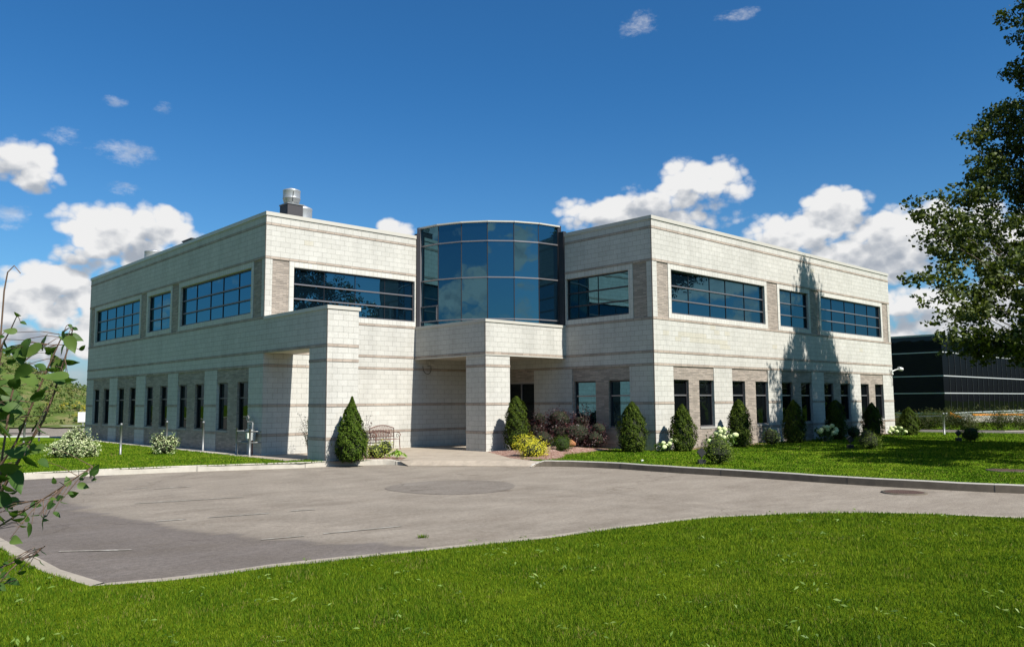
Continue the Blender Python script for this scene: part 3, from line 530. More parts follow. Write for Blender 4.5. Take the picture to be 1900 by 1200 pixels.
kerb('kerb_by_right_lawn',KR,.15,G+.025,1,CONC,CONCD,taper=-.5)
nl=[tuple(p) for p in NEAR]
NK=dens([(-11.0,0.5)]+nl+[(2.2,-26.5),(5,-34)],.6)
nearside=1
kerb('kerb_by_near_lawn',NK,.27,G-.015,-1,CONCN)
mb=MB(); inn=offset(NK,.235,-1); mb.poly(inn+[(10,-60),(-60,-60),(-60,.5)],G-.012,THATCH); tag(mb.build('near_lawn'),kind='structure')
NEARPOLY=inn+[(10,-60),(-60,-60),(-60,.5)]
# rear parking, far kerb
sheet('parking_lot',[(-60,22),(34,22.3),(34,48),(8.2,51.2),(2.5,58.6),(-60,95)],RZ+.002,ASPH)
kk=dens([(30,30),(8.2,51.2),(2.7,58.8),(-6,70.5),(-60,100)],3)
kerb('kerb_by_hill',kk,.3,G+.03,-1,CONCL)
# drive on the right
mb=MB(); mb.poly([(36.2,-2),(36.0,-9.5),(37.2,-14.9),(46,-22),(60,-24),(60,-22),(47,-19.6),(39.8,-13.2),(38.6,-8.6),(38.8,-2)],G+.006,ASPHD); tag(mb.build('side_path'),kind='structure')
for pts,nm in(([(36.0,-9.5),(37.2,-14.9),(46,-22)],'path_edge'),([(38.6,-8.6),(39.8,-13.2),(47,-19.6)],'path_edge')):
    mb=MB()
    for a,b in zip(pts[:-1],pts[1:]): mb.bar((*a,G+.02),(*b,G+.02),.12,.06,CONCL)
    tag(mb.build(nm),kind='structure')
mb=MB(); mb.poly([(38.7,-2),(38.6,-8.6),(39.8,-13.2),(47,-19.6),(60,-22),(200,-40),(200,60),(38.8,60)],G-.001,LAWN); tag(mb.build('far_lawn'),kind='structure')
# mulch bed mound
mb=MB(); mul=[(6.95,-4.75),(5.15,-8.0),(4.85,-9.1),(5.4,-9.6),(6.4,-9.3),(7.6,-8.3),(9.2,-7.9),(10.4,-7.6),(11.5,-7.4),(11.5,-4.9),(8.3,-4.75)]
cx,cy=8.6,-6.6; NR=7
rings=[]
for r in range(NR+1):
    t=r/NR; rings.append([(cx+(x-cx)*t,cy+(y-cy)*t,G+.006+.16*math.cos(t*math.pi/2)**1.3+(0 if r in(0,NR) else rnd.uniform(-.012,.012))) for x,y in dens(mul+[mul[0]],.5)[:-1]])
n=len(rings[1])
for r in range(NR):
    for i in range(n):
        j=(i+1)%n
        if r==0: mb.face([rings[0][0],rings[1][i],rings[1][j]],MULCH,smooth=True)
        else: mb.face([rings[r][i],rings[r+1][i],rings[r+1][j],rings[r][j]],MULCH,smooth=True)
tag(mb.build('mulch_bed'),kind='structure')
mb=MB(); mb.poly([(1.25,-5.02),(1.95,-5.5),(2.25,-5.8),(2.8,-5.2),(2.7,-4.2),(2.4,-3.2),(1.6,-3.0),(1.2,-3.4),(1.2,-4.6)],G+.012,MULCH); tag(mb.build('planting_bed'),kind='structure')
mb=MB(); mb.poly([(0,-4.66),(1.2,-4.66),(1.35,-5.1),(.2,-5.1)],G+.01,MULCH); tag(mb.build('soil'),kind='structure')
mb=MB(); mb.poly([(11.6,-9.33),(11.6,-9.9),(34.2,-9.9),(34.2,-9.33)],G+.006,MULCH); tag(mb.build('soil_strip'),kind='structure')
# ------------------------------------------------------------------ foliage
def leafmat(name,c1,c2,c3,trans=.3,rough=.5,nscale=3.,spec=.3,rndw=.45):
    m=M(name,rough,spec); g=m.n('NewGeometry'); a=m.noise(m.pos(),nscale,3,.6); X.nt=m.nt
    f=X(a)*(1-rndw)+X(g.outputs['Random Per Island'])*rndw
    col=m.ramp(f.v,[(.25,c1),(.5,c2),(.78,c3)]); m.col(col)
    t=m.n('BsdfTranslucent'); c=m.mix(1,col,(1.3,1.35,.6),'MULTIPLY'); m.l(c,t.inputs[0]); mx=m.n('MixShader'); mx.inputs[0].default_value=trans
    m.l(m.b.outputs[0],mx.inputs[1]); m.l(t.outputs[0],mx.inputs[2]); m.l(mx.outputs[0],m.out.inputs[0]); return m.mat
BARK=flat('bark',(.13,.10,.08),.9,var=.4,scale=12); CORE=flat('dark_foliage_core',(.018,.022,.01),.95)  # CORE: solid near-black filling inside shrubs and cedars, blocks views through them
def unit(n):
    v=npr.normal(size=(n,3)); return v/np.linalg.norm(v,axis=1)[:,None]
def leaves(cent,nrm,tan,ln,wd,fold=0.12,shape='rhomb'):
    """4-vertex leaves: base, side, tip, side"""
    nrm=nrm/np.linalg.norm(nrm,axis=1)[:,None]; tan=tan-(tan*nrm).sum(1)[:,None]*nrm; tan/=np.maximum(np.linalg.norm(tan,axis=1)[:,None],1e-6)
    bi=np.cross(nrm,tan); ln=np.broadcast_to(ln,(len(cent),))[:,None]; wd=np.broadcast_to(wd,(len(cent),))[:,None]
    b=cent-tan*ln*.5; t=cent+tan*ln*.5-nrm*ln*fold; m=cent-tan*ln*.08+nrm*ln*fold*.5
    return np.stack([b,m+bi*wd*.5,t,m-bi*wd*.5],1).reshape(-1,3)
def ellcloud(ells,dens_,ln,asp=.75,inner=.35,up=.25,lo=0.0):
    P=[];Nn=[]
    for (x,y,z,rx,ry,rz) in ells:
        n=max(6,int(dens_*rx*ry*rz*4.19)); u=unit(n); r=npr.uniform(inner**3,1,n)**(1/3)
        # ragged edge
        r=r*(1+.18*np.sin(u[:,0]*7+x*3)+.15*np.cos(u[:,1]*8+z*5)+.1*npr.normal(size=n))
        P.append(np.array([x,y,z])+u*r[:,None]*np.array([rx,ry,rz])); Nn.append(u)
    P=np.concatenate(P);U_=np.concatenate(Nn)
    k=P[:,2]>lo; P=P[k];U_=U_[k]; n=len(P)
    nr=U_*.7+unit(n)*.8+np.array([0,-.15,up]); tn=unit(n)+U_*.5
    s=ln*npr.uniform(.6,1.25,n)
    return leaves(P,nr,tn,s,s*asp)
def blob(mb,c,r,mat,n=10,squash=1,jit=.12):
    """lumpy closed core"""
    rings=6; prof=[]
    b=len(mb.v)
    vs=[]
    for i in range(rings+1):
        t=math.pi*i/rings
        for k in range(n):
            a=2*math.pi*k/n; q=1+rnd.uniform(-jit,jit); vs.append((c[0]+r[0]*math.sin(t)*math.cos(a)*q,c[1]+r[1]*math.sin(t)*math.sin(a)*q,c[2]-r[2]*math.cos(t)*q))
    for i in range(rings):
        for k in range(n):
            k2=(k+1)%n; mb.face([vs[i*n+k],vs[i*n+k2],vs[(i+1)*n+k2],vs[(i+1)*n+k]],mat)
def bush(name,ells,mat,dn,ln,label,cat,asp=.6,core=True,corescale=.72,parent_loc=None,up=.25,group=None,part='foliage',inner=.5,stems=True,extra=None):
    x=sum(e[0] for e in ells)/len(ells); y=sum(e[1] for e in ells)/len(ells)
    root=empty(name,(x,y,G),label,cat,group); off=np.array([x,y,G])
    vv=ellcloud(ells,dn,ln,asp,inner,up,lo=G+.01)
    o=npmesh(part,vv-off,4,[mat],None,root)
    st=MB()
    for e in ells:
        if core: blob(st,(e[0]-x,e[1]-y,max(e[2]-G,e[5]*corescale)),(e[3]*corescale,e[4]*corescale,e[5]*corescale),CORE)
        st.tube([(e[0]-x+ (x-e[0])*.6,e[1]-y+(y-e[1])*.6,-.02),(e[0]-x,e[1]-y,e[2]-G)],[.02,.008],BARK,5)
    st.build('twigs',root)
    return root
# cedars
CEDM=leafmat('cedar_foliage',(.018,.034,.004),(.040,.064,.007),(.080,.105,.012),.15,.7,5,.08)
CEDY=leafmat('spruce_foliage',(.024,.046,.005),(.045,.078,.008),(.085,.125,.014),.15,.7,7,.08)
def cedar(name,x,y,r,zt,prof,label,mat=CEDM,lump=.17,n=6200,group='clipped cedars along the building',sz=1.0):
    H=zt-G; root=empty(name,(x,y,G),label,'cedar',group)
    t=npr.uniform(0,1,n)**.85; a=npr.uniform(0,2*math.pi,n)
    pt=np.array([p[0] for p in prof]); pr=np.array([p[1] for p in prof])
    R1=np.interp(t,pt,pr)*r
    ph=npr.uniform(0,6,8)
    P0=npr.uniform(.7,1.4,3); lum=1+lump*(np.sin(a+ph[4])*.5*t*P0[0]+np.sin(a*2+t*5*P0[1]+ph[3])*.5+np.sin(a*5+t*13+ph[0])*.5+np.sin(a*3-t*21+ph[1])*.5+np.sin(a*9+t*37+ph[2])*.5)
    dep=npr.uniform(.78,1.0,n)+np.abs(npr.normal(size=n))*.06; rr=R1*lum*dep
    P=np.stack([rr*np.cos(a),rr*np.sin(a),t*H],1); out=np.stack([np.cos(a),np.sin(a),np.full(n,.35)],1)
    nr=out+unit(n)*.75; tn=np.stack([np.cos(a)*.6,np.sin(a)*.6,np.full(n,1.0)],1)+unit(n)*.55
    s=npr.uniform(.045,.095,n)*sz
    npmesh('foliage',leaves(P,nr,tn,s,s*.5,.15),4,[mat],None,root)
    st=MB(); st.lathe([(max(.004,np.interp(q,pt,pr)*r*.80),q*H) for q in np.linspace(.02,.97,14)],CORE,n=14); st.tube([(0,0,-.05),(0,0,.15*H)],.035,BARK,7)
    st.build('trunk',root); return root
CONE=[(0,.55),(.06,.86),(.16,1),(.34,.93),(.52,.74),(.70,.50),(.83,.28),(.93,.12),(1,.03)]
OVAL=[(0,.40),(.05,.62),(.15,.92),(.30,1),(.55,.95),(.75,.78),(.9,.5),(.97,.25),(1,.08)]
OVAL2=[(0,.55),(.05,.8),(.15,.98),(.30,1),(.5,.92),(.7,.72),(.86,.45),(.95,.22),(1,.05)]
cedar('conical_spruce',.57,-5.30,.51,2.02,CONE,'dark green conical spruce with a pointed tip in front of the left entrance column',CEDY,.17,8500,None,1.05)
cedar('clipped_cedar',7.75,-5.55,.46,2.03,OVAL,'bright green oval cedar against the central canopy column',CEDM,.16,6500)
cedar('clipped_cedar',10.55,-9.0,.53,1.80,OVAL2,'broad rounded cedar just left of the right wing corner, beside the purple shrub')
cedar('clipped_cedar',12.07,-10.2,.47,1.69,OVAL2,'cedar beneath the first ground window right of the corner hydrangea')
cedar('clipped_cedar',16.05,-10.2,.50,1.86,OVAL2,'cedar behind the large hydrangea, its shadow on the second pilaster')
cedar('clipped_cedar',20.46,-10.3,.48,1.83,OVAL2,'cedar in dappled light between the low spreading shrub and the shaded hydrangea')
cedar('clipped_cedar',24.58,-10.3,.47,1.81,OVAL,'darkest cedar in full shade right of the shaded hydrangea')
cedar('clipped_cedar',28.67,-10.3,.48,1.66,OVAL2,'dark cedar under the last pair of ground windows')
cedar('clipped_cedar',31.64,-11.0,.49,1.40,OVAL2,'short cedar at the far right end of the lit facade')
# variegated dogwoods
DOG=leafmat('variegated_leaf',(.10,.16,.05),(.34,.40,.18),(.62,.64,.40),.25,.5,6,.3,.75)
DG='variegated dogwood bushes on the left lawn'
bush('variegated_dogwood',[(-5.18,4.15,.28,.70,.7,.50),(-5.5,4.4,.20,.55,.5,.38),(-4.85,4.0,.18,.52,.5,.36),(-5.15,4.2,.62,.45,.45,.42)],DOG,2600,.085,'large mounded bush of cream and green leaves on the left lawn','bush',.45,group=DG)
bush('variegated_dogwood',[(-2.17,3.7,.20,.48,.48,.36),(-2.35,3.8,.42,.32,.32,.33),(-1.95,3.6,.38,.30,.30,.30)],DOG,2800,.085,'smaller bush of cream and green leaves between the grey posts','bush',.45,group=DG)
SPI=leafmat('golden_leaf',(.26,.28,.015),(.56,.52,.03),(.76,.66,.07),.3,.5,8,.2,.6)
bush('golden_spirea',[(5.8,-8.45,.14,.45,.42,.30),(6.15,-8.3,.20,.40,.38,.36),(6.0,-7.9,.35,.45,.42,.34)],SPI,7000,.045,'yellow leaved low shrub beside the walkway in the mulch bed','bush',.6)
BOX_=leafmat('boxwood_leaf',(.022,.046,.006),(.042,.080,.010),(.080,.125,.018),.18,.6,9,.1)
bush('round_boxwood',[(8.25,-7.5,.26,.36,.36,.30)],BOX_,22000,.03,'small dark green ball shrub next to the yellow shrub','bush',.6,inner=.8)
BARB=leafmat('purple_leaf',(.012,.007,.008),(.030,.012,.014),(.085,.022,.022),.2,.45,3,.35,.6)
bush('purple_barberry',[(10.4,-5.3,.55,.75,.8,.62),(10.1,-4.5,.55,.65,.7,.60),(10.6,-6.1,.50,.7,.7,.58),(9.9,-3.9,.45,.5,.5,.5),(10.9,-6.8,.35,.5,.5,.42),(10.9,-6.0,.95,.3,.4,.36),(10.0,-4.6,1.1,.28,.35,.35),(9.6,-4.7,.2,.5,.5,.3),(10.3,-5.9,.2,.6,.6,.3),(9.9,-3.3,.5,.5,.6,.55),(9.8,-3.6,1.05,.3,.4,.35),(10.4,-5.3,1.1,.6,.7,.45),(11.0,-6.9,.7,.3,.4,.35),(9.5,-5.2,.35,.5,.6,.42)],BARB,1700,.07,'big purple leaved shrub in the shade before the right wing side wall','bush',.5,up=.3)
# hydrangeas
HYL=leafmat('hydrangea_leaf',(.028,.060,.010),(.052,.10,.016),(.10,.155,.03),.28,.5,5)
def petalmat():
    m=M('hydrangea_petals',.7,.1); f=m.noise(m.coord('Object'),38,2,.6); a=m.noise(m.pos(),3,2); m.col(m.mix(1,m.ramp(f,[(.35,(.42,.48,.22)),(.6,(.72,.75,.50))]),m.ramp(a,[(.3,(.9,.97,.7)),(.7,(1,1,1))]),'MULTIPLY')); m.bump(f,1,.03); return m.mat
PET=petalmat()
def hydrangea(x,y,w,h,nh,label,seed,leafn=420,hr=.085,topbias=True):
    r=random.Random(seed)
    e=[(x+r.uniform(-.4,.4)*w,y+r.uniform(-.25,.25),G+h*r.uniform(.30,.55),w*.42,.3,h*.36) for _ in range(5)]
    root=bush('hydrangea',e,HYL,leafn,.12,label,'bush',.7,core=False,group='hydrangea bushes with cream flower heads')
    rx,ry=root.location.x,root.location.y
    for i in range(nh):
        u=r.uniform(-1,1); hx=x+u*w; hy=y+r.uniform(-.45,.15); hz=G+h*(1-.45*u*u)*r.uniform(.45,.98); rr=hr*r.uniform(.75,1.2)
        mb=MB(); vs=[]; n=10; R=6
        for a_ in range(R+1):
            t=math.pi*a_/R
            for k in range(n):
                an=2*math.pi*k/n; q=rr*r.uniform(.9,1.08); vs.append((math.sin(t)*math.cos(an)*q,math.sin(t)*math.sin(an)*q,-math.cos(t)*q*.85))
        for a_ in range(R):
            for k in range(n): mb.face([vs[a_*n+k],vs[a_*n+(k+1)%n],vs[(a_+1)*n+(k+1)%n],vs[(a_+1)*n+k]],PET)
        # stalk
        mb.tube([((x-hx)*.5,(y-hy)*.5,G-hz+.02),(0,0,-rr*.6)],.006,HYL,4)
        o=mb.build('flower_head',root); o.location=(hx-rx,hy-ry,hz-G)
hydrangea(11.5,-9.85,.42,.48,9,'small hydrangea with cream flower balls at the right wing corner',3,700)
hydrangea(13.9,-10.65,.80,.98,15,'large hydrangea with pale green flower balls behind the round shrub by the kerb',8,420,.10)
hydrangea(22.5,-10.75,.95,.85,16,'shaded hydrangea with dull green flower balls between two dark cedars',5,380,.105)
hydrangea(30.3,-10.7,.5,.62,9,'far hydrangea with pale yellow flower balls at the end of the lit facade',9,600,.10)
SHR=leafmat('shrub_leaf',(.034,.062,.008),(.075,.115,.014),(.16,.20,.03),.25,.55,6,.15,.5)
bush('round_shrub',[(7.55,-14.65,.24,.50,.50,.36),(7.6,-14.6,.42,.40,.40,.32)],SHR,7500,.05,'round leafy shrub near the kerb beside the first floodlight','bush',.5)
bush('spreading_shrub',[(18.1,-10.5,.18,.60,.4,.28),(18.0,-10.5,.38,.4,.3,.28)],SHR,1800,.08,'low spreading green shrub under the third window pair','bush',.4)
bush('low_dark_shrub',[(26.0,-10.5,.22,.50,.4,.36)],BOX_,2200,.07,'low dark shrub in shade between the last two dark cedars','bush',.5)
bush('lawn_shrub',[(17.8,-14.75,.22,.48,.48,.36),(17.85,-14.7,.45,.32,.32,.29)],SHR,6000,.05,'leafy shrub out on the shaded lawn beside the second floodlight','bush',.5)
bush('dark_ball_shrub',[(25.57,-15.9,.28,.42,.42,.36)],BOX_,9000,.045,'dark round shrub out on the lawn in front of the glass building','bush',.6,inner=.75)
# plants by the left column
bush('yellow_green_shrub',[(2.0,-4.6,.15,.40,.4,.30),(2.3,-4.7,.28,.28,.3,.30),(1.7,-4.3,.5,.18,.18,.42)],leafmat('chartreuse_leaf',(.12,.18,.02),(.28,.34,.05),(.50,.48,.12),.3,.5,7),3600,.065,'yellow green shrub between the conical spruce and the bench','bush',.5)
# hosta of long arching leaves
hs=empty('hosta',(2.45,-5.2,G),'clump of long bright green arching leaves at the walkway edge','plant')
n=120; a=npr.uniform(0,6.28,n); rr=npr.uniform(.04,.33,n); P=np.stack([rr*np.cos(a),rr*np.sin(a),.05+.22*(1-rr/.4)+npr.uniform(-.04,.05,n)],1)
npmesh('leaf_clump',leaves(P,np.stack([np.cos(a)*.5,np.sin(a)*.5,np.full(n,1.)],1)+unit(n)*.25,np.stack([np.cos(a),np.sin(a),npr.uniform(-.5,.9,n)],1),npr.uniform(.1,.2,n),.045,.12),4,[leafmat('hosta_leaf',(.10,.20,.02),(.20,.34,.04),(.36,.48,.08),.35,.4,6)],None,hs)
def slender(name,x,y,h,sp,nst,nl,mat,label,seed,ls=.06,z0=.3):
    r=random.Random(seed); root=empty(name,(x,y,G),label,'plant'); st=MB(); C_=[]
    for i in range(nst):
        a=r.uniform(0,6.28); t=r.uniform(.2,1)*sp; hh=h*r.uniform(.6,1)
        pts=[Vector((math.cos(a)*t*q*q,math.sin(a)*t*q*q,hh*q)) for q in(0,.33,.66,1)]
        st.tube(pts,[.012,.009,.006,.003],BARK,5)
        for k in range(nl//nst):
            q=r.uniform(z0,1); p=Vector((math.cos(a)*t*q*q,math.sin(a)*t*q*q,hh*q)); C_.append([p.x+r.gauss(0,.05),p.y+r.gauss(0,.05),p.z+r.gauss(0,.03)])
    st.build('stems',root); C_=np.array(C_); n=len(C_)
    npmesh('foliage',leaves(C_,unit(n)+np.array([0,-.3,.4]),unit(n),ls*npr.uniform(.7,1.2,n),ls*.5),4,[mat],None,root)
slender('young_purple_shrub',2.25,-3.5,1.5,.28,7,260,BARB,'slender upright purple leaved shrub against the bright wall between spruce and bench',2)
slender('young_dark_shrub',1.25,-1.2,1.6,.55,9,330,leafmat('dark_leaf',(.02,.035,.015),(.035,.06,.025),(.06,.09,.04),.2,.5,6),'dark leafy sapling seen through the left canopy opening',11)
slender('tall_red_shoots',10.0,-4.35,1.9,.30,5,160,BARB,'tall purple shoots rising above the big purple shrub',21,.07,.5)
slender('dark_red_shoots',10.9,-6.3,1.85,.5,8,260,BARB,'dark shoots in front of the green tinted ground window',27,.07,.4)
# rock
mb=MB(); blob(mb,(0,0,.1),(.17,.13,.13),flat('rust_rock',(.28,.12,.055),.9,var=.4,scale=9),7,jit=.3); r_=mb.build('rock'); r_.location=(9.2,-7.1,G+.22); tag(r_,'rust coloured rock in the mulch behind the ball shrub','rock')
# grass tufts in asphalt
def tuft(x,y,z,n,h,s,label,mat=BLADE):
    a=npr.uniform(0,6.28,n); r=npr.uniform(0,s,n); b=np.stack([r*np.cos(a),r*np.sin(a),np.zeros(n)],1); l=npr.uniform(.5,1,n)*h
    tip=b+np.stack([np.cos(a)*l*.5,np.sin(a)*l*.5,l],1); d=np.stack([-np.sin(a),np.cos(a),a*0],1)*.006
    o=npmesh('grass_tuft',np.stack([b-d,b+d,tip],1).reshape(-1,3),3,[mat]); o.location=(x,y,z); tag(o,label,'weeds')
tuft(WEED[0],WEED[1],RZ,70,.07,.09,'weed tuft growing from the asphalt near the front kerb')
# ------------------------------------------------------------------ objects
GALV=flat('galvanised_steel',(.20,.205,.205),.45,.4,.5,.1); IRON=flat('rusty_iron',(.13,.065,.05),.7,var=.3,scale=30); BLK=flat('black_metal',(.025,.025,.027),.5); WHT=flat('white_plastic',(.62,.62,.60),.4,.4,0,.04); STRIP=flat('pale_strip',(.34,.35,.36),.5,.3,0,.04)
SS=M('stainless_duct',.42,.5,.6); SS.col((.40,.405,.41)); SS.bump(SS.noise(SS.pos(),3,2),.15,.01); SS=SS.mat
def post(x,y,h,r,label):
    o=empty('marker_post',(x,y,G),label,'post','grey posts on the left lawn'); mb=MB(); mb.tube([(0,0,-.1),(0,0,h)],r,GALV,10); mb.build('shaft',o)
    c=MB(); c.lathe([(r*1.15,h-.05),(r*1.15,h),(r*.8,h+.02),(.002,h+.025)],GALV,n=10); c.build('cap',o)
post(-3.5,4.55,1.17,.04,'thin grey steel post between the two variegated bushes'); post(-.35,4.5,1.18,.04,'thin grey steel post on the gravel strip right of the smaller variegated bush'); post(-.47,8.2,1.15,.04,'thin grey steel post half hidden behind the smaller variegated bush'); post(-5.1,12.3,1.12,.045,'thin grey steel post far left behind the sapling leaves')
# gas meter guard and meter
gm=empty('gas_meter_guard',(-.5,.45,G),'galvanised pipe guard of two posts and rails around the gas meter','barrier'); 
for yy in(-.55,.55):
    mb=MB(); mb.tube([(0,yy,-.05),(0,yy,1.0)],.04,GALV,10); mb.lathe([(.09,0.0),(.09,.02)],GALV,c=(0,yy,0),n=12); mb.build('post',gm)
for z in(.48,.88):
    mb=MB(); mb.tube([(0,-.55,z),(0,.55,z)],.026,GALV,8); mb.tube([(0,-.55,z),(.44,-.55,z)],.026,GALV,8); mb.tube([(0,.55,z),(.44,.55,z)],.026,GALV,8); mb.build('rail',gm)
mt=empty('gas_meter',(-.2,.45,G),'grey gas meter with pipes and a pale dial box against the left wing','gas meter')
mb=MB(); mb.box(-.12,.1,-.18,.18,.55,.95,flat('meter_grey',(.30,.32,.32),.5)); mb.build('meter_body',mt)
mb=MB(); mb.tube([(0,-.12,.95),(0,-.12,1.18),(0,-.05,1.22),(0,.3,1.22)],.028,GALV,8); mb.tube([(0,.12,.95),(0,.12,1.12)],.028,GALV,8); mb.tube([(0,.3,1.22),(0,.3,1.42)],.024,GALV,8); mb.tube([(0,-.12,.0),(0,-.12,.55)],.028,IRON,8); mb.build('pipe',mt)
mb=MB(); mb.tube([(-.03,.3,1.36),(.03,.3,1.36)],.09,GALV,14); mb.tube([(0,.3,1.42),(0,.3,1.5)],.03,GALV,8); mb.build('regulator',mt)
mb=MB(); mb.box(-.2,-.12,-.13,.02,.62,.82,flat('pale_dial',(.5,.54,.48),.5)); mb.build('dial',mt)
# bench
bn=empty('garden_bench',(5.15,-.45,G),'rusty ornate iron bench with an arched back against the bright wall','bench')
mb=MB(); 
for i in range(6): mb.bar((-.58,-.20+i*.075,.42),(.58,-.20+i*.075,.42),.045,.018,IRON)
mb.build('seat',bn)
mb=MB(); arch=lambda x:.86+.12*math.cos(x/.58*math.pi/2)
tp=[(x,.22+.0,arch(x)) for x in np.linspace(-.58,.58,15)]; mb.tube(tp,.02,IRON,6); mb.tube([(x,.2,.52) for x in(-.58,.58)],.016,IRON,6)
for i,x in enumerate(np.linspace(-.54,.54,28)):
    mb.bar((x,.205,.52),(x+ (.05 if i%2 else -.05),.22,arch(x)-.01),.012,.008,IRON,up=(0,1,0))
for x in np.linspace(-.45,.45,7):
    for s in(.05,.085): mb.tube([(x+math.cos(a)*s,.212,.70+math.sin(a)*s*1.2) for a in np.linspace(0,2*math.pi,13)],.007,IRON,4,cap=False)
mb.build('backrest',bn)
for sx in(-.58,.58):
    mb=MB(); mb.tube([(sx,-.26,.0),(sx,-.22,.2),(sx,-.22,.42)],.018,IRON,6); mb.tube([(sx,.26,.0),(sx,.2,.22),(sx,.2,.52),(sx,.22,.88)],.018,IRON,6); mb.build('leg',bn)
    mb=MB(); mb.tube([(sx,.2,.70),(sx,.0,.70),(sx,-.2,.67),(sx,-.27,.60),(sx,-.22,.54),(sx,-.2,.42)],.018,IRON,6); mb.tube([(sx,-.05+math.cos(a)*.07,.56+math.sin(a)*.07) for a in np.linspace(0,6.28,12)],.01,IRON,5,cap=False); mb.build('armrest',bn)
# floodlights
def flood(x,y,label,s=1.):
    o=empty('garden_floodlight',(x,y,G),label,'floodlight','black diamond shaped floodlights on the lawn'); mb=MB()
    mb.box(-.11*s,.11*s,-.08*s,.08*s,-.02,.15*s,BLK); mb.tube([(0,0,.13*s),(0,0,.27*s)],.018*s,BLK,8); mb.build('base',o)
    mb=MB(); c=V(0,0,.36*s); t=math.radians(38); a=V(math.cos(t)*.1,0.0,math.sin(t)*.1)*s; b=V(-math.sin(t)*.1,0,math.cos(t)*.1)*s; mb.obox(c,a,V(0,.06*s,0),b,BLK); mb.build('lamp_head',o)
    g=MB(); g.face([c+V(0,.061*s,0)+a*i*.85+b*j*.85 for i,j in((-1,-1),(1,-1),(1,1),(-1,1))],GLASSD); g.build('lens',bpy.data.objects[o.children[-1].name] if o.children else o)
    o.rotation_euler=(0,0,math.radians(-40))
flood(7.1,-14.35,'black floodlight nearest the kerb, left of the round shrub'); flood(17.75,-14.05,'black floodlight beside the lawn shrub in the shade'); flood(26.5,-15.1,'black floodlight beside the dark ball shrub, farthest right')
# security cameras
sc=empty('security_camera',(7.65,-.01,3.42),'small grey security camera with a looped black cable under the central canopy','camera')
mb=MB(); mb.tube([(0,0,0),(0,-.18,-.02)],.02,GALV,8); mb.build('bracket',sc); mb=MB(); mb.obox((.1,-.24,.04),(.17,-.02,-.07),(.02,.05,0),(.01,0,.045),flat('camera_shell',(.35,.34,.30),.5)); mb.build('camera_body',sc)
mb=MB(); mb.tube([(-.28+.22*(1-math.cos(a)),-.03-.05*math.sin(a),-.02-.34*math.sin(a)**.7) for a in np.linspace(0.001,math.pi-.001,16)],.012,BLK,6); mb.build('cable',sc)
s2=empty('security_camera',(33.85,-9.36,3.40),'white security camera on a bracket at the far right corner of the lit facade','camera')
mb=MB(); mb.box(-.07,.07,-.04,0,-.15,.1,WHT); mb.tube([(0,-.04,.05),(.05,-.2,.12),(.3,-.28,.17)],.03,WHT,8); mb.build('bracket',s2)
mb=MB(); mb.tube([(.24,-.28,.2),(.52,-.36,.15)],.10,WHT,12); mb.tube([(.52,-.36,.15),(.55,-.368,.145)],.085,BLK,12); mb.build('camera_body',s2)
mb=MB(); mb.tube([(-.35,-.02,.12),(-.3,-.05,-.2),(-.1,-.06,-.3),(-.05,-.04,-.55),(-.12,-.04,-.8)],.016,BLK,6); mb.build('cable',s2)
# roof ventilators
def vent(x,y,z0,label,r,zb,zt,boxh=None,bw=.34):
    o=empty('roof_ventilator',(x,y,z0),label,'ventilator','round metal ventilators on the roof')
    if boxh:
        mb=MB(); mb.box(-bw,bw,-bw,bw,0,boxh-z0,flat('dark_curb',(.045,.042,.045),.6)); mb.box(-bw-.03,bw+.03,-bw-.03,bw+.03,boxh-z0,boxh-z0+.05,GALV); mb.build('curb',o)
    mb=MB(); H=zt-zb; b=zb-z0
    mb.lathe([(r*.72,b),(r*.80,b+.02),(r*.92,b+H*.15),(r,b+H*.33),(r*1.05,b+H*.36),(r*1.0,b+H*.40),(r,b+H*.42),(r*1.0,b+H*.78),(r*1.04,b+H*.82),(r*1.0,b+H*.86),(r*.6,b+H*.93),(r*.25,b+H),(.01,b+H)],SS,n=28)
    mb.build('hood',o)
    if not boxh:
        mb=MB(); mb.tube([(0,0,0),(0,0,b+.03)],r*.7,GALV,16); mb.build('duct',o)
    else:
        mb=MB(); mb.tube([(-r*.35,-r*.96,b+.08),(-r*.33,-r*1.02,b+H*.5),(-r*.3,-r*.99,b+H*.7)],.014,BLK,5); mb.build('cable',o)
    return o
vent(2.78,3.4,8.6,'tall shiny ventilator hood on a dark box above the left roof corner',.37,10.43,11.17,10.38,.36)
vent(3.75,4.2,8.6,'lower drum shaped ventilator right behind the dark box',.42,9.6,10.72)
vent(2.2,4.4,8.6,'flat grey ventilator cap left of the dark box, just above the parapet',.38,9.7,10.13)
vent(3.0,23.9-3.0,8.6,'distant shiny ventilator hood at the far end of the left wing roof',.50,10.1,11.0)
o=empty('roof_hatch',(2.0,11.5,8.6),'low dark hatch on the left wing roof','hatch'); mb=MB(); mb.box(-.6,.6,-.55,.55,0,1.30,BLK); mb.build('hatch_body',o); mb=MB(); mb.box(-.65,.65,-.6,.6,1.30,1.36,BLK); mb.build('lid',o)
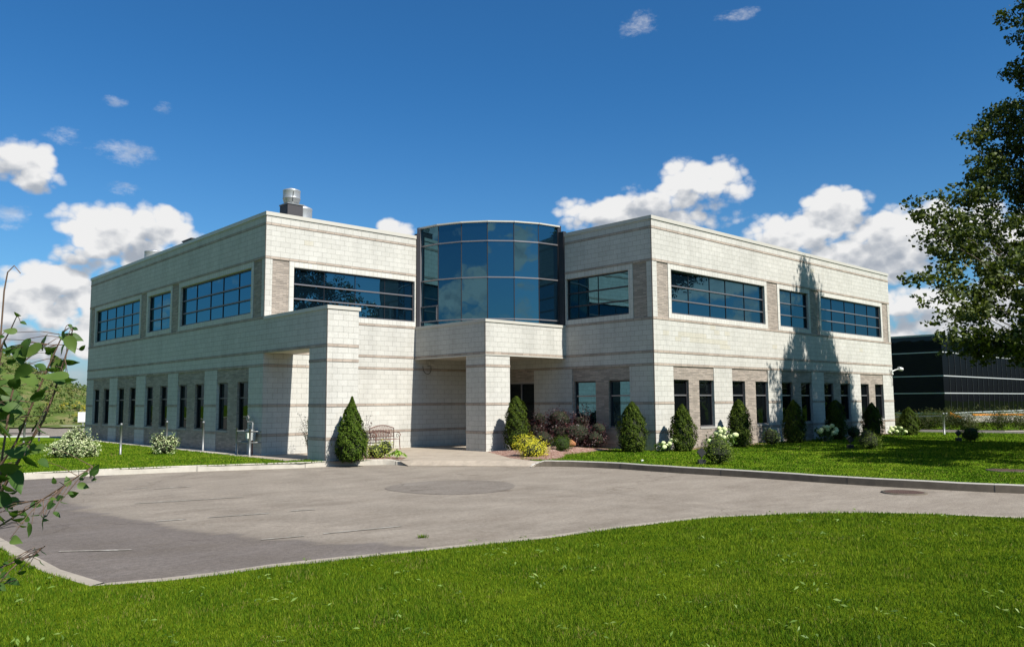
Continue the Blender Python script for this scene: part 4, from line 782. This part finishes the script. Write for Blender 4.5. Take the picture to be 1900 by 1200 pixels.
# manholes
RUST=masonry('rusty_cast_iron',(.15,.085,.065),(.12,.07,.055),(.03,.022,.02),.10,.06,.012,bump=1,bdist=.01)
def cover(name,x,y,z,r,label,cat):
    mb=MB(); mb.lathe([(r*1.18,-.02),(r*1.18,.02),(r*1.02,.022)],CONCD,n=28,cap=False); mb.poly([(math.cos(a)*r,math.sin(a)*r) for a in np.linspace(0,2*math.pi,29)[:-1]],.024,RUST); o=mb.build(name); o.location=(x,y,z); tag(o,label,cat)
cover('storm_drain_cover',BASIN[0],BASIN[1],RZ,.40,'round cast iron drain grate in the road beside the right kerb','drain')
cover('manhole_cover',10.73,-21.45,G,.42,'rusty round manhole cover set in the right lawn','manhole')
mb=MB(); blob(mb,(0,0,0),(.05,.035,.03),WHT,6,jit=.3); o=mb.build('litter'); o.location=(TRASH[0],TRASH[1],G+.05); tag(o,'scrap of white litter on the grass behind the right kerb','litter')
# sign, rail at the left
o=empty('notice_board',(7.6,50.8,G),'blank white board on a post beyond the far corner of the left wing','sign'); mb=MB(); mb.box(-.42,.42,-.03,.03,.35,1.25,WHT); mb.build('board',o); mb=MB(); mb.tube([(.0,.06,0),(0,.06,1.25)],.04,GALV,8); mb.build('post',o); o.rotation_euler=(0,0,math.radians(-35))
o=empty('low_barrier',(-2.73,20.2,G),'low white topped rail with dark posts beside the rear parking lot','barrier'); dx,dy=-1.9,2.3
mb=MB(); mb.bar((.35,-.42,.24),(dx,dy,.24),.12,.07,WHT); mb.build('white_rail',o)
mb=MB(); mb.bar((.1,-.12,.40),(dx,dy,.40),.06,.05,BLK); mb.build('dark_rail',o)
for t in(0,.9):
    mb=MB(); mb.tube([(dx*t,dy*t,-.05),(dx*t,dy*t,.62)],.05,BLK,8); mb.build('post',o)
# fence on the right
o=empty('pipe_fence',(33.2,-12.2,G),'grey steel end post with a top rail running behind the short cedar','fence'); mb=MB(); mb.tube([(0,0,-.05),(0,0,1.12)],.05,GALV,10); mb.lathe([(.06,1.12),(.04,1.16),(.002,1.17)],GALV,n=10); mb.build('post',o); mb=MB(); mb.tube([(0,0,1.0),(2.6,5.0,.82)],.025,GALV,8); mb.build('rail',o)
# ------------------------------------------------------------------ background buildings
b2=empty('glass_office_building',(63.3,-2,-.3),'low black mirror glass building with white horizontal strips beyond the right lawn','building')
mb=MB(); X0,Y0,Z0=0,0,0
mb.box(0,70,0,50,.9,7.85,GLASSB,skip='-z,+z'); mb.build('glass_wall',b2)
mb=MB(); mb.box(.1,69.9,.1,49.9,7.7,7.8,ROOF); mb.build('roof',b2)
mb=MB(); mb.box(-.06,70,-.06,50,7.8,7.95,STRIP,skip=''); mb.build('roof_trim',b2)
for z in(6.32,4.2,2.66,.88): 
    mb=MB(); mb.box(-.05,70,-.06,50,z-.045,z+.045,STRIP); mb.build('white_strip',b2)
mb=MB()
for i in range(1,46): mb.box(i*1.5-.02,i*1.5+.02,-.035,-.005,.95,7.8,flat('mullion_dark',(.03,.03,.035),.4) if i==1 else bpy.data.materials['mullion_dark'])
mb.build('mullions',b2)
mb=MB(); mb.box(.05,70,.05,50,-.2,.84,FOUND); mb.build('plinth',b2)
mb=MB(); mb.box(-.3,.0,9.0,9.9,.0,7.8,flat('grey_pier',(.24,.27,.29),.6)); mb.build('grey_pier',b2)
ORG=flat('orange_paint',(.62,.22,.02),.5); 
bo=empty('boom_lift',(57.4,-3.9,G),'orange boom lift with folded arm behind the tall weeds at the glass building','machine')
mb=MB(); mb.bar((.2,-.3,.75),(1.6,-1.2,.1),.3,.26,ORG); mb.build('arm',bo)
mb=MB(); mb.bar((1.7,-1.6,.62),(16,-14,.56),.2,.15,ORG); mb.build('boom',bo)
mb=MB(); mb.box(.1,1.1,-1.3,-.4,-.05,.35,WHT); mb.build('chassis',bo)
for k in(.25,.85):
    mb=MB(); mb.tube([(k,-1.42,.02),(k,-1.30,.02)],.16,BLK,14); mb.build('wheel',bo)
ba=empty('concrete_barrier',(58.5,-5.0,G),'long pale concrete barrier in front of the glass building','barrier'); mb=MB()
dirv=Vector((14,-12.5,0)).normalized(); nn=V(-dirv.y,dirv.x,0); 
a=V(0,0,0); b=dirv*20
for (w0,z0),(w1,z1) in zip([(.3,-.05),(.3,.12),(.12,.3),(.10,.42)],[(.3,.12),(.12,.3),(.10,.42),(-.10,.42)]):
    mb.face([a-nn*w0+V(0,0,z0),b-nn*w0+V(0,0,z0),b-nn*w1+V(0,0,z1),a-nn*w1+V(0,0,z1)],CONCL)
    mb.face([b+nn*w0+V(0,0,z0),a+nn*w0+V(0,0,z0),a+nn*w1+V(0,0,z1),b+nn*w1+V(0,0,z1)],CONCL)
mb.face([a-nn*.3+V(0,0,-.05),a-nn*.1+V(0,0,.42),a+nn*.1+V(0,0,.42),a+nn*.3+V(0,0,-.05)],CONCL)
mb.build('barrier_body',ba)
# weeds
WEEDM=leafmat('weed_leaf',(.025,.042,.010),(.05,.072,.018),(.12,.11,.04),.3,.6,1.2,.2,.5)
ww=[]
for i in range(170):
    t=rnd.random(); x=40.0+t*2.8+rnd.uniform(-.5,.9); y=-5.5-t*12+rnd.uniform(-.6,.6); h=rnd.uniform(.5,.80)*(.75+.5*t)
    if math.sin(t*23)+rnd.uniform(-.6,.6)<-.75: h*=.5
    ww.append((x,y,G+h*.9,rnd.uniform(.35,.7),.5,h))
o=npmesh('weeds',ellcloud(ww,420,.11,.3,.0,.6,lo=G),4,[WEEDM]); tag(o,'tall unmown weeds growing along the path before the glass building','weeds',kind='stuff')
# hill
def hh(x,y):
    d2=(x+15)**2+(y-100)**2; h=20.5*math.exp(-d2/722)*math.exp(-(min(0,x+13)/8)**2)
    t=max(0,min(1,((y-(58.8+(2.7-x)*.95 if x<2.7 else 51.4+ (8.2-x)*1.0))/10))); return G+h*t*t*(3-2*t)*1.0
mb=MB(); nx,ny=44,40; gx_=[-110+i*3.6 for i in range(nx+1)]; gy_=[46+j*3.6 for j in range(ny+1)]
HM=M('hill_ground',.95,.1); HM.col(HM.ramp(HM.noise(HM.pos(),.35,6,.7),[(.35,(.045,.075,.015)),(.5,(.08,.11,.025)),(.68,(.19,.15,.08))])); HM=HM.mat
for i in range(nx):
    for j in range(ny):
        q=[(gx_[i],gy_[j]),(gx_[i+1],gy_[j]),(gx_[i+1],gy_[j+1]),(gx_[i],gy_[j+1])]
        zz=[hh(*p) for p in q]
        if max(zz)>G+.02: mb.face([(p[0],p[1],z-.05) for p,z in zip(q,zz)],HM,smooth=True)
tag(mb.build('hill'),kind='structure')
HV=leafmat('hill_brush',(.030,.058,.010),(.068,.108,.018),(.17,.165,.05),.25,.6,.25,.2,.45)
HY=leafmat('goldenrod',(.25,.25,.02),(.40,.33,.03),(.5,.4,.05),.2,.6,1,.2)
he=[];hy_=[]
for i in range(3600):
    x=rnd.uniform(-60,34); y=rnd.uniform(50,104); z=hh(x,y)
    if z<G+.08: continue
    s=rnd.uniform(.2,.6)*(1.1 if y<72 else 1)
    he.append((x,y,z+s*.4,s*1.2,s*1.2,s*.8))
    if 8<x<26 and y<66 and rnd.random()<.5: hy_.append((x+rnd.uniform(-.5,.5),y-.4,z+s*1.0,.35,.35,.2))
o=npmesh('hill_brush',ellcloud(he,26,.34,.55,.2,.6),4,[HV]); tag(o,'wild grass and brush covering the hill','brush',kind='stuff')
if hy_: o=npmesh('goldenrod',ellcloud(hy_,260,.14,.5,.2,.6),4,[HY]); tag(o,'yellow goldenrod flowers at the foot of the hill','flowers',kind='stuff')
# far things
mb=MB(); blob(mb,(0,0,0),(16,9,5.6),flat('bare_earth',(.34,.25,.19),.95,var=.2,scale=.3),16,jit=.06); o=mb.build('dirt_mound'); o.location=(37,147,-1); tag(o,kind='structure')
fb=empty('warehouse',(84,330,G),'low white industrial building on the horizon left of the office','building'); mb=MB(); mb.box(-16,8,-4,4,0,5.2,flat('white_cladding',(.62,.64,.66),.6)); mb.build('wall',fb); mb=MB(); mb.box(-16.3,8.3,-4.3,4.3,5.2,5.7,flat('grey_roof_sheet',(.4,.42,.45),.6)); mb.build('roof',fb)
for i in range(3):
    mb=MB(); mb.box(-12+i*6,-9+i*6,-4.06,-4.01,1,4,GLASSD); mb.build('window',fb)
ms=empty('radio_mast',(69.3,304.5,G),'thin distant radio mast rising above the hill','mast'); mb=MB(); mb.tube([(0,0,0),(0,0,24.2)],[.22,.12],GALV,6); mb.build('pole',ms)
# ------------------------------------------------------------------ trees
TL=leafmat('cottonwood_leaf',(.018,.030,.005),(.042,.062,.009),(.10,.125,.022),.28,.5,1.5,.2,.5)
def tree(name,x,y,H,ells,dn,ls,label,cat='tree',tr=.32,limbs=None,inner=.0,mat=TL):
    root=empty(name,(x,y,G),label,cat); off=np.array([x,y,G]); npmesh('crown',ellcloud(ells,dn,ls,.85,inner,.1)-off,4,[mat],None,root)
    mb=MB(); mb.tube([(0,0,-.1),(.1,.05,H*.2),(0,.1,H*.45),(.1,0,H*.7),(0,0,H*.92)],[tr,tr*.8,tr*.6,tr*.35,.04],BARK,10); r=random.Random(3)
    mb.build('trunk',root); mb=MB()
    for e in (limbs if limbs is not None else ells):
        tip=V(e[0]-x,e[1]-y,e[2]-G); z0=max(H*.12,min(H*.75,tip.z*.72)); st=V(0,0,z0); mid=(st+tip)/2+V(r.uniform(-.2,.2),r.uniform(-.2,.2),-.15*(tip-st).length*.3)
        L=(tip-st).length; k=[r.uniform(-.25,.25) for _ in range(9)]; mb.tube([st,st.lerp(mid,.5)+V(k[0],k[1],.25+k[2]),mid+V(k[3],k[4],k[5]),tip.lerp(mid,.45)+V(k[6],k[7],k[8])*.6,tip],[.02+.007*L,.015+.004*L,.02,.011,.005],BARK,6)
    mb.build('limbs',root); return root
r=random.Random(12); ells=[]
sub=[]
for (x,y,z,rx,rz) in TREE:
    # break every mass into small leaf sprays
    k=max(2,int(7*rx*rz/.25)) if rx*rz<.4 else int(8+10*rx*rz)
    k=min(k,26)
    for i in range(int(k*(1.9 if rx>.7 and z<15 else 1.3))):
        a=r.uniform(0,6.28); q=math.sqrt(r.random())*.97; u=math.cos(a)*q*rx; w=math.sin(a)*q*rz; dd=r.uniform(-1,1)*max(rx,.3)*.9
        s=r.uniform(.20,.40)*(1 if rx>.35 else .6)
        sub.append((x+u*.73+dd*.68,y-u*.68+dd*.73,z+w,s*1.25,s*1.25,s*.75))
crown=[]
for i in range(420):
    z=r.uniform(4.5,17.3); t=(z-4.5)/12.8; R=4.6*math.sin(math.pi*min(1,.18+.80*t))**.8*(1-.30*t); a=r.uniform(0,6.28); q=math.sqrt(r.random())
    cx_=25.9+R*q*math.cos(a)*.95; cy_=-19.4+R*q*math.sin(a)*.8
    dx,dy=cx_+13.735,cy_+28.38; px_=950+1494.7*(dx*.7317-dy*.6816)/(dx*.6788+dy*.7279)
    if px_<(2030 if z>12.5 else 1955): continue
    if cx_>26.3 and z<9.6: continue
    crown.append((cx_,cy_,z,r.uniform(.5,1.0),r.uniform(.5,.9),r.uniform(.5,1.0)))
for i in range(125):
    z=r.uniform(9,20.3); t=(z-9)/11.3; hw=4.4*(1-t)**.75+.5; x=25.0-.3*t+r.uniform(-hw,hw); y=r.uniform(-22.6,-20.5); dx,dy=x+13.735,y+28.38
    if 950+1494.7*(dx*.7317-dy*.6816)/(dx*.6788+dy*.7279)<1975: continue
    crown.append((x,y,z,r.uniform(.22,.42),r.uniform(.35,.6),r.uniform(.7,1.5)))
for i in range(230):
    x=r.uniform(11.5,27); y=r.uniform(-24,-20.3); z=r.uniform(2.9,6.5); dx,dy=x+13.735,y+28.38
    if 950+1494.7*(dx*.7317-dy*.6816)/(dx*.6788+dy*.7279)<1925: continue
    crown.append((x,y,z,r.uniform(.5,1.0),r.uniform(.5,.9),r.uniform(.25,.5)))
tree('cottonwood_tree',25.9,-20.6,18.2,sub+crown,290,.148,'large dark leaved cottonwood tree overhanging the right edge of the lawn',limbs=[(x,y,z,0,0,0) for (x,y,z,rx,rz) in TREE[::2]]+crown[::12],tr=.34)
def plain_tree(x,y,H,Rr,seed,label):
    r=random.Random(seed); e=[]
    for i in range(170):
        z=H*(.22+.76*r.random()); t=(z/H-.22)/.78; R=Rr*math.sin(math.pi*min(1,.15+.82*t))**.8; a=r.uniform(0,6.28); q=math.sqrt(r.random()); s=r.uniform(.6,1.2)
        e.append((x+R*q*math.cos(a),y+R*q*math.sin(a),z,s,s,s*.9))
    tree('cottonwood_tree',x,y,H,e,60,.22,label,limbs=e[::5])
plain_tree(18,-40,17,4.6,1,'slim cottonwood across the street, reflected in the upper window left of the drum')
plain_tree(25,-43,18,5.0,2,'wide cottonwood across the street, reflected in the upper windows')
# far woods behind the camera (they show in the windows)
ww=[(x+rnd.uniform(-4,4),-104+rnd.uniform(-6,6),rnd.uniform(1.5,5.0),rnd.uniform(4,7),4,rnd.uniform(3,4.5)) for x in np.linspace(-90,260,60)]
ww+=[(-115+rnd.uniform(-4,4),y+rnd.uniform(-4,4),rnd.uniform(1,3),5,5,rnd.uniform(2.5,4)) for y in np.linspace(-100,60,24)]
o=npmesh('distant_wood',ellcloud(ww,1.6,1.3,.8,.3,.4),4,[SHR]); tag(o,'far wood across the street behind the viewpoint','wood',kind='stuff')
# ------------------------------------------------------------------ sapling at the left edge
SL=leafmat('poplar_leaf',(.022,.058,.010),(.045,.095,.018),(.11,.165,.035),.38,.5,12,.22,.6)
sap=empty('poplar_sapling',(BASESAP[0]-.25,BASESAP[1]-.2,G),'close poplar sapling with heart shaped leaves at the left edge of the view','tree')
so=Vector(sap.location); vr=Vector(CAM['R']); vu=Vector(CAM['U']); vf=Vector(CAM['F'])
mb=MB(); STM=flat('young_stem',(.12,.075,.05),.6,var=.3,scale=40)
for i,s in enumerate(SAPSTEM):
    p=[Vector(q)-so for q in s]; 
    if i in(0,2,3,4,7): p=[V(.02*i,.02,0.0),p[0].lerp(V(0,0,0),.5)+V(-.05,0,0)]+p
    n=len(p); mb.tube(p,[(.0048 if i<2 else .0030)*(1-.85*k/(n-1))+.0008 for k in range(n)],STM,6)
mb.build('stems',sap)
r=random.Random(9); allst=[Vector(q) for s in SAPSTEM for q in s]
dn_=[]
for s in SAPSTEM:
    for a,b in zip(s[:-1],s[1:]):
        for k in range(6): dn_.append(Vector(a).lerp(Vector(b),k/6))
r2=random.Random(31); EXTRA=[(x+r2.uniform(-.035,.035),y+r2.uniform(-.03,.03),z+r2.uniform(-.03,.03),L*r2.uniform(.55,.85),an+r2.uniform(-60,60),r2.uniform(.4,.9)) for (x,y,z,L,an,w) in SAPLEAF if r2.random()<.55]
for (x,y,z,L,an,w) in SAPLEAF+EXTRA:
    L*=.80; c=Vector((x,y,z)); a=math.radians(an); t=(vr*math.cos(a)+vu*math.sin(a)); tw=math.acos(max(.15,min(1,w)))*(1 if r.random()<.5 else -1); side=t.cross(vf).normalized(); nrm=-vf
    s2=(side*math.cos(tw)+vf*math.sin(tw)).normalized(); t=(t+vf*r.uniform(-.35,.35)).normalized(); nn=t.cross(s2).normalized()
    # heart/ovate outline
    out=[(-.5,0),(-.49,.16),(-.38,.32),(-.2,.40),(0,.36),(.2,.24),(.36,.11),(.5,0)]
    mb=MB(); mid=[(u,0) for u in(-.5,-.49,-.38,-.2,0,.2,.36,.5)]
    bend=r.uniform(-.3,.4)
    def pt(u,v): return c+t*L*u+s2*L*v*.80+nn*L*(abs(v)*.22-bend*(u*u)*1.2+.015*math.sin(u*25))
    for sg in(1,-1):
        for k in range(len(out)-1):
            q=[pt(*mid[k]),pt(*mid[k+1]),pt(out[k+1][0],out[k+1][1]*sg),pt(out[k][0],out[k][1]*sg)]
            if sg<0: q=q[::-1]
            mb.face([v-so for v in q],SL,smooth=False)
    base=c-t*L*.5; nearest=min(dn_,key=lambda q:(q-base).length)
    if (nearest-base).length<.25: mb.tube([base-so,(base+nearest)/2-so+V(0,0,.006),nearest-so],[.0009,.001,.0013],STM,4)
    bm=bmesh.new(); o=mb.build('leaf',sap); bm.from_mesh(o.data); bmesh.ops.remove_doubles(bm,verts=bm.verts,dist=.0003); bm.to_mesh(o.data); bm.free()
    for pp in o.data.polygons: pp.use_smooth=True
# ------------------------------------------------------------------ grass blades
def inpoly(px,py,poly):
    ins=np.zeros(len(px),bool); n=len(poly); j=n-1
    for i in range(n):
        xi,yi=poly[i]; xj,yj=poly[j]
        if yi!=yj: ins^=((yi>py)!=(yj>py))&(px<(xj-xi)*(py-yi)/(yj-yi)+xi)
        j=i
    return ins
CX,CY=CAM['C'][:2]; yaw=math.atan2(CAM['F'][0],CAM['F'][1])
def blades(name,poly,n,r0,r1,ang,w0,h0,label,z,pw=1.0,lean=.7):
    r=r0+(r1-r0)*npr.uniform(0,1,n)**pw; a=yaw+np.radians(npr.uniform(ang[0],ang[1],n)); x=CX+r*np.sin(a); y=CY+r*np.cos(a)
    k=inpoly(x,y,poly); x,y,r=x[k],y[k],r[k]; n=len(x)
    # patchy heights
    hz=h0*(.55+.5*npr.uniform(0,1,n)+.35*np.sin(x*3.1+1.3*np.sin(y*2.3))*np.cos(y*2.7+x))*np.where(npr.uniform(0,1,n)<.02,1.7,1)
    w=w0*np.maximum(1,r/9)*npr.uniform(.7,1.3,n); th=npr.uniform(0,6.283,n); la=npr.uniform(0,lean,n)*hz; lt=npr.uniform(0,6.283,n)
    b=np.stack([x,y,np.full(n,z)],1); d=np.stack([np.cos(th)*w,np.sin(th)*w,0*w],1)
    tip=b+np.stack([np.cos(lt)*la,np.sin(lt)*la,hz],1)
    o=npmesh(name,np.stack([b-d,b+d,tip],1).reshape(-1,3),3,[BLADE]); return tag(o,label,'grass',kind='stuff')
blades('lawn_grass_blades',NEARPOLY,900000,5.0,24,(-46,50),.0036,.040,'short bright green grass of the near lawn',G-.012,1.25)
blades('left_lawn_grass_blades',isl,170000,24,50,(-36,8),.0055,.042,'short grass of the lawn beside the left wing',G,1.2)
blades('right_lawn_grass_blades',right,370000,17,60,(-8,46),.0055,.042,'short grass of the lawn before the right wing',G,1.6)
# broad leaved weeds in the near lawn
n=420; r_=5.5+15*npr.uniform(0,1,n)**1.2; a=yaw+np.radians(npr.uniform(-34,36,n)); x=CX+r_*np.sin(a); y=CY+r_*np.cos(a); k=inpoly(x,y,NEARPOLY); x,y=x[k],y[k]
P=[];N_=[];T_=[]
for xx,yy in zip(x,y):
    m_=rnd.randint(2,6); sp_=rnd.uniform(.02,.09)
    for i in range(m_):
        an=rnd.uniform(0,6.28); P.append((xx+rnd.gauss(0,sp_),yy+rnd.gauss(0,sp_),G+.04+rnd.uniform(0,.03))); N_.append((rnd.gauss(0,.6),rnd.gauss(0,.6),1)); T_.append((math.cos(an),math.sin(an),rnd.uniform(0,1.2)))
P=np.array(P); n=len(P); s=npr.uniform(.03,.085,n)
o=npmesh('broad_leaf_weeds',leaves(P,np.array(N_)+unit(n)*.2,np.array(T_),s,s*.3,.1),4,[leafmat('weed_light_leaf',(.10,.17,.03),(.16,.25,.05),(.26,.34,.09),.35,.5,5)]); tag(o,'pale broad leaved weeds scattered through the near lawn','weeds',kind='stuff')
# ------------------------------------------------------------------ light, sky, camera
EL=math.radians(46); AZ=math.radians(2.4)      # sun stands toward -y, slightly +x
sd=Vector((math.sin(AZ)*math.cos(EL),-math.cos(AZ)*math.cos(EL),math.sin(EL)))
sl=bpy.data.lights.new('sun','SUN'); sl.energy=5.0; sl.angle=math.radians(.53); sl.color=(1,.955,.87)
so_=bpy.data.objects.new('sun',sl); COL.objects.link(so_); so_.rotation_euler=sd.to_track_quat('Z','Y').to_euler(); so_.location=(0,-60,60)
w=bpy.data.worlds.new('World'); scene.world=w; w.use_nodes=True; nt=w.node_tree; X.nt=nt
w.cycles.sampling_method='NONE'; bg=nt.nodes['Background']; bg.inputs['Strength'].default_value=SKY_STR
sk=nt.nodes.new('ShaderNodeTexSky'); sk.sky_type='NISHITA'; sk.sun_disc=False; sk.sun_elevation=EL; sk.sun_rotation=math.pi-AZ; sk.air_density=1.0; sk.dust_density=1.0; sk.ozone_density=2.5; sk.altitude=100
tc=nt.nodes.new('ShaderNodeTexCoord'); sp=nt.nodes.new('ShaderNodeSeparateXYZ'); nt.links.new(tc.outputs['Generated'],sp.inputs[0])
dx,dy,dz=[X(o) for o in sp.outputs]
az=X.op('ARCTAN2',dx,dy); elv=X.op('ARCSINE',dz)
def wnoise(scale,off=(0,0,0),detail=8,rough=.6,st=(1,1,2.2)):
    mp=nt.nodes.new('ShaderNodeMapping'); mp.inputs['Location'].default_value=off; mp.inputs['Scale'].default_value=st; nt.links.new(tc.outputs['Generated'],mp.inputs[0])
    n=nt.nodes.new('ShaderNodeTexNoise'); n.inputs['Scale'].default_value=scale; n.inputs['Detail'].default_value=detail; n.inputs['Roughness'].default_value=rough; nt.links.new(mp.outputs[0],n.inputs['Vector']); return X(n.outputs[0])
nb=wnoise(4.5,(3,1,2),5,.55)
def billow(off):
    a=wnoise(15,off,8,.62,(1,1,1.6)); out=(a-.5)*1.8+.26
    for sc,am in((19,.62),(44,.42),(95,.2)):
        mp=nt.nodes.new('ShaderNodeMapping'); mp.inputs['Location'].default_value=off; mp.inputs['Scale'].default_value=(1,1,1.25); nt.links.new(tc.outputs['Generated'],mp.inputs[0])
        # warp a little so the puffs are irregular
        wn=nt.nodes.new('ShaderNodeTexNoise'); wn.inputs['Scale'].default_value=sc*.7; wn.inputs['Detail'].default_value=2; nt.links.new(mp.outputs[0],wn.inputs['Vector'])
        sc_=nt.nodes.new('ShaderNodeVectorMath'); sc_.operation='SCALE'; sc_.inputs['Scale'].default_value=.5/sc; nt.links.new(wn.outputs['Color'],sc_.inputs[0]); ad=nt.nodes.new('ShaderNodeVectorMath'); nt.links.new(mp.outputs[0],ad.inputs[0]); nt.links.new(sc_.outputs[0],ad.inputs[1])
        v=nt.nodes.new('ShaderNodeTexVoronoi'); v.feature='F1'; v.inputs['Scale'].default_value=sc; nt.links.new(ad.outputs[0],v.inputs['Vector']); vd=X(v.outputs['Distance']); out=out+(.26-vd*vd)*am*2.0
    return out
n1=billow((0,0,0)); n2=billow((-.004,-.002,-.012))
acc=None; acc2=None; accw=None; DEL=.014
for (A,E,ra,re,s) in BLOBS:
    if s<.35 and A<.9 and A>.7: continue
    k_=1.18 if s>=.8 else 1.35; ra*=k_; re*=k_; ddx=(az-A)/ra; q=ddx*ddx; e1=(elv-E)/re; v=1-q-e1*e1
    if s<.8: accw=v if accw is None else accw.max(v); continue
    e2=(elv+DEL-E)/re; v2=1-q-e2*e2
    acc=v if acc is None else acc.max(v); acc2=v2 if acc2 is None else acc2.max(v2)
# cumulus on the other sides of the sky (seen in the windows)
south=smooth(az*-1,-.13,0.0).max(smooth(az,1.45,1.6))
win=smooth(elv,.03,.10)*smooth(elv*-1,-.50,-.26)
sv=((nb-.505)*8.0)*win*south-(1-win*south)*3
acc=acc.max(sv).max(-1.5); acc2=acc2.max(sv).max(-1.5)
d=acc+n1; d2=acc2+n2
alpha=smooth(d,.0,.72)
fw=wnoise(22,(1,2,0),10,.7,(1,1,2.0))
alpha=alpha.max(smooth(accw.max(-1.5)+(fw-.5)*5.5,.2,2.0)*.50)
lit=smooth((n1-n2)*1.0+(acc-acc2)*1.1,-.75,.75)
thick=smooth(acc2+n2*.5,.45,1.25)
br=(lit*.75+(1-thick)*.45).min(1.0)
mixc=nt.nodes.new('ShaderNodeMix'); mixc.data_type='RGBA'; nt.links.new(br.v,mixc.inputs[0]); mixc.inputs[6].default_value=(*[c*CLOUDK for c in (.62,.69,.80)],1); mixc.inputs[7].default_value=(*[c*CLOUDK*1.45 for c in (1.0,1.0,1.0)],1)
tint=nt.nodes.new('ShaderNodeMix'); tint.data_type='RGBA'; tint.blend_type='MULTIPLY'; tint.inputs[0].default_value=1; nt.links.new(sk.outputs[0],tint.inputs[6]); tm=nt.nodes.new('ShaderNodeMix'); tm.data_type='RGBA'; nt.links.new(smooth(elv,.02,.42).v,tm.inputs[0]); tm.inputs[6].default_value=(.66,1.13,1.42,1); tm.inputs[7].default_value=(*SKYTINT,1); tm2=nt.nodes.new('ShaderNodeMix'); tm2.data_type='RGBA'; nt.links.new(smooth(elv,-.01,.10).v,tm2.inputs[0]); tm2.inputs[6].default_value=(.84,.95,1.20,1); nt.links.new(tm.outputs[2],tm2.inputs[7]); nt.links.new(tm2.outputs[2],tint.inputs[7])
fin=nt.nodes.new('ShaderNodeMix'); fin.data_type='RGBA'; nt.links.new(alpha.v,fin.inputs[0]); nt.links.new(tint.outputs[2],fin.inputs[6]); nt.links.new(mixc.outputs[2],fin.inputs[7])
nt.links.new(fin.outputs[2],bg.inputs[0])
cd=bpy.data.cameras.new('camera'); co=bpy.data.objects.new('camera',cd); COL.objects.link(co); scene.camera=co
cd.sensor_fit='HORIZONTAL'; cd.sensor_width=36; cd.lens=CAM['f']/1900*36; cd.clip_start=.05; cd.clip_end=4000
R3,U3,F3=[Vector(CAM[k]).normalized() for k in 'RUF']
mt_=Matrix((R3,U3,-F3)).transposed().to_4x4(); mt_.translation=Vector(CAM['C']); co.matrix_world=mt_
scene.view_settings.view_transform='Standard'; scene.view_settings.look='None'; scene.view_settings.gamma=1; scene.view_settings.exposure=EXPO; scene.view_settings.use_curve_mapping=False
scene.render.engine='CYCLES'; scene.cycles.max_bounces=8; scene.cycles.transparent_max_bounces=8; scene.cycles.use_denoising=True
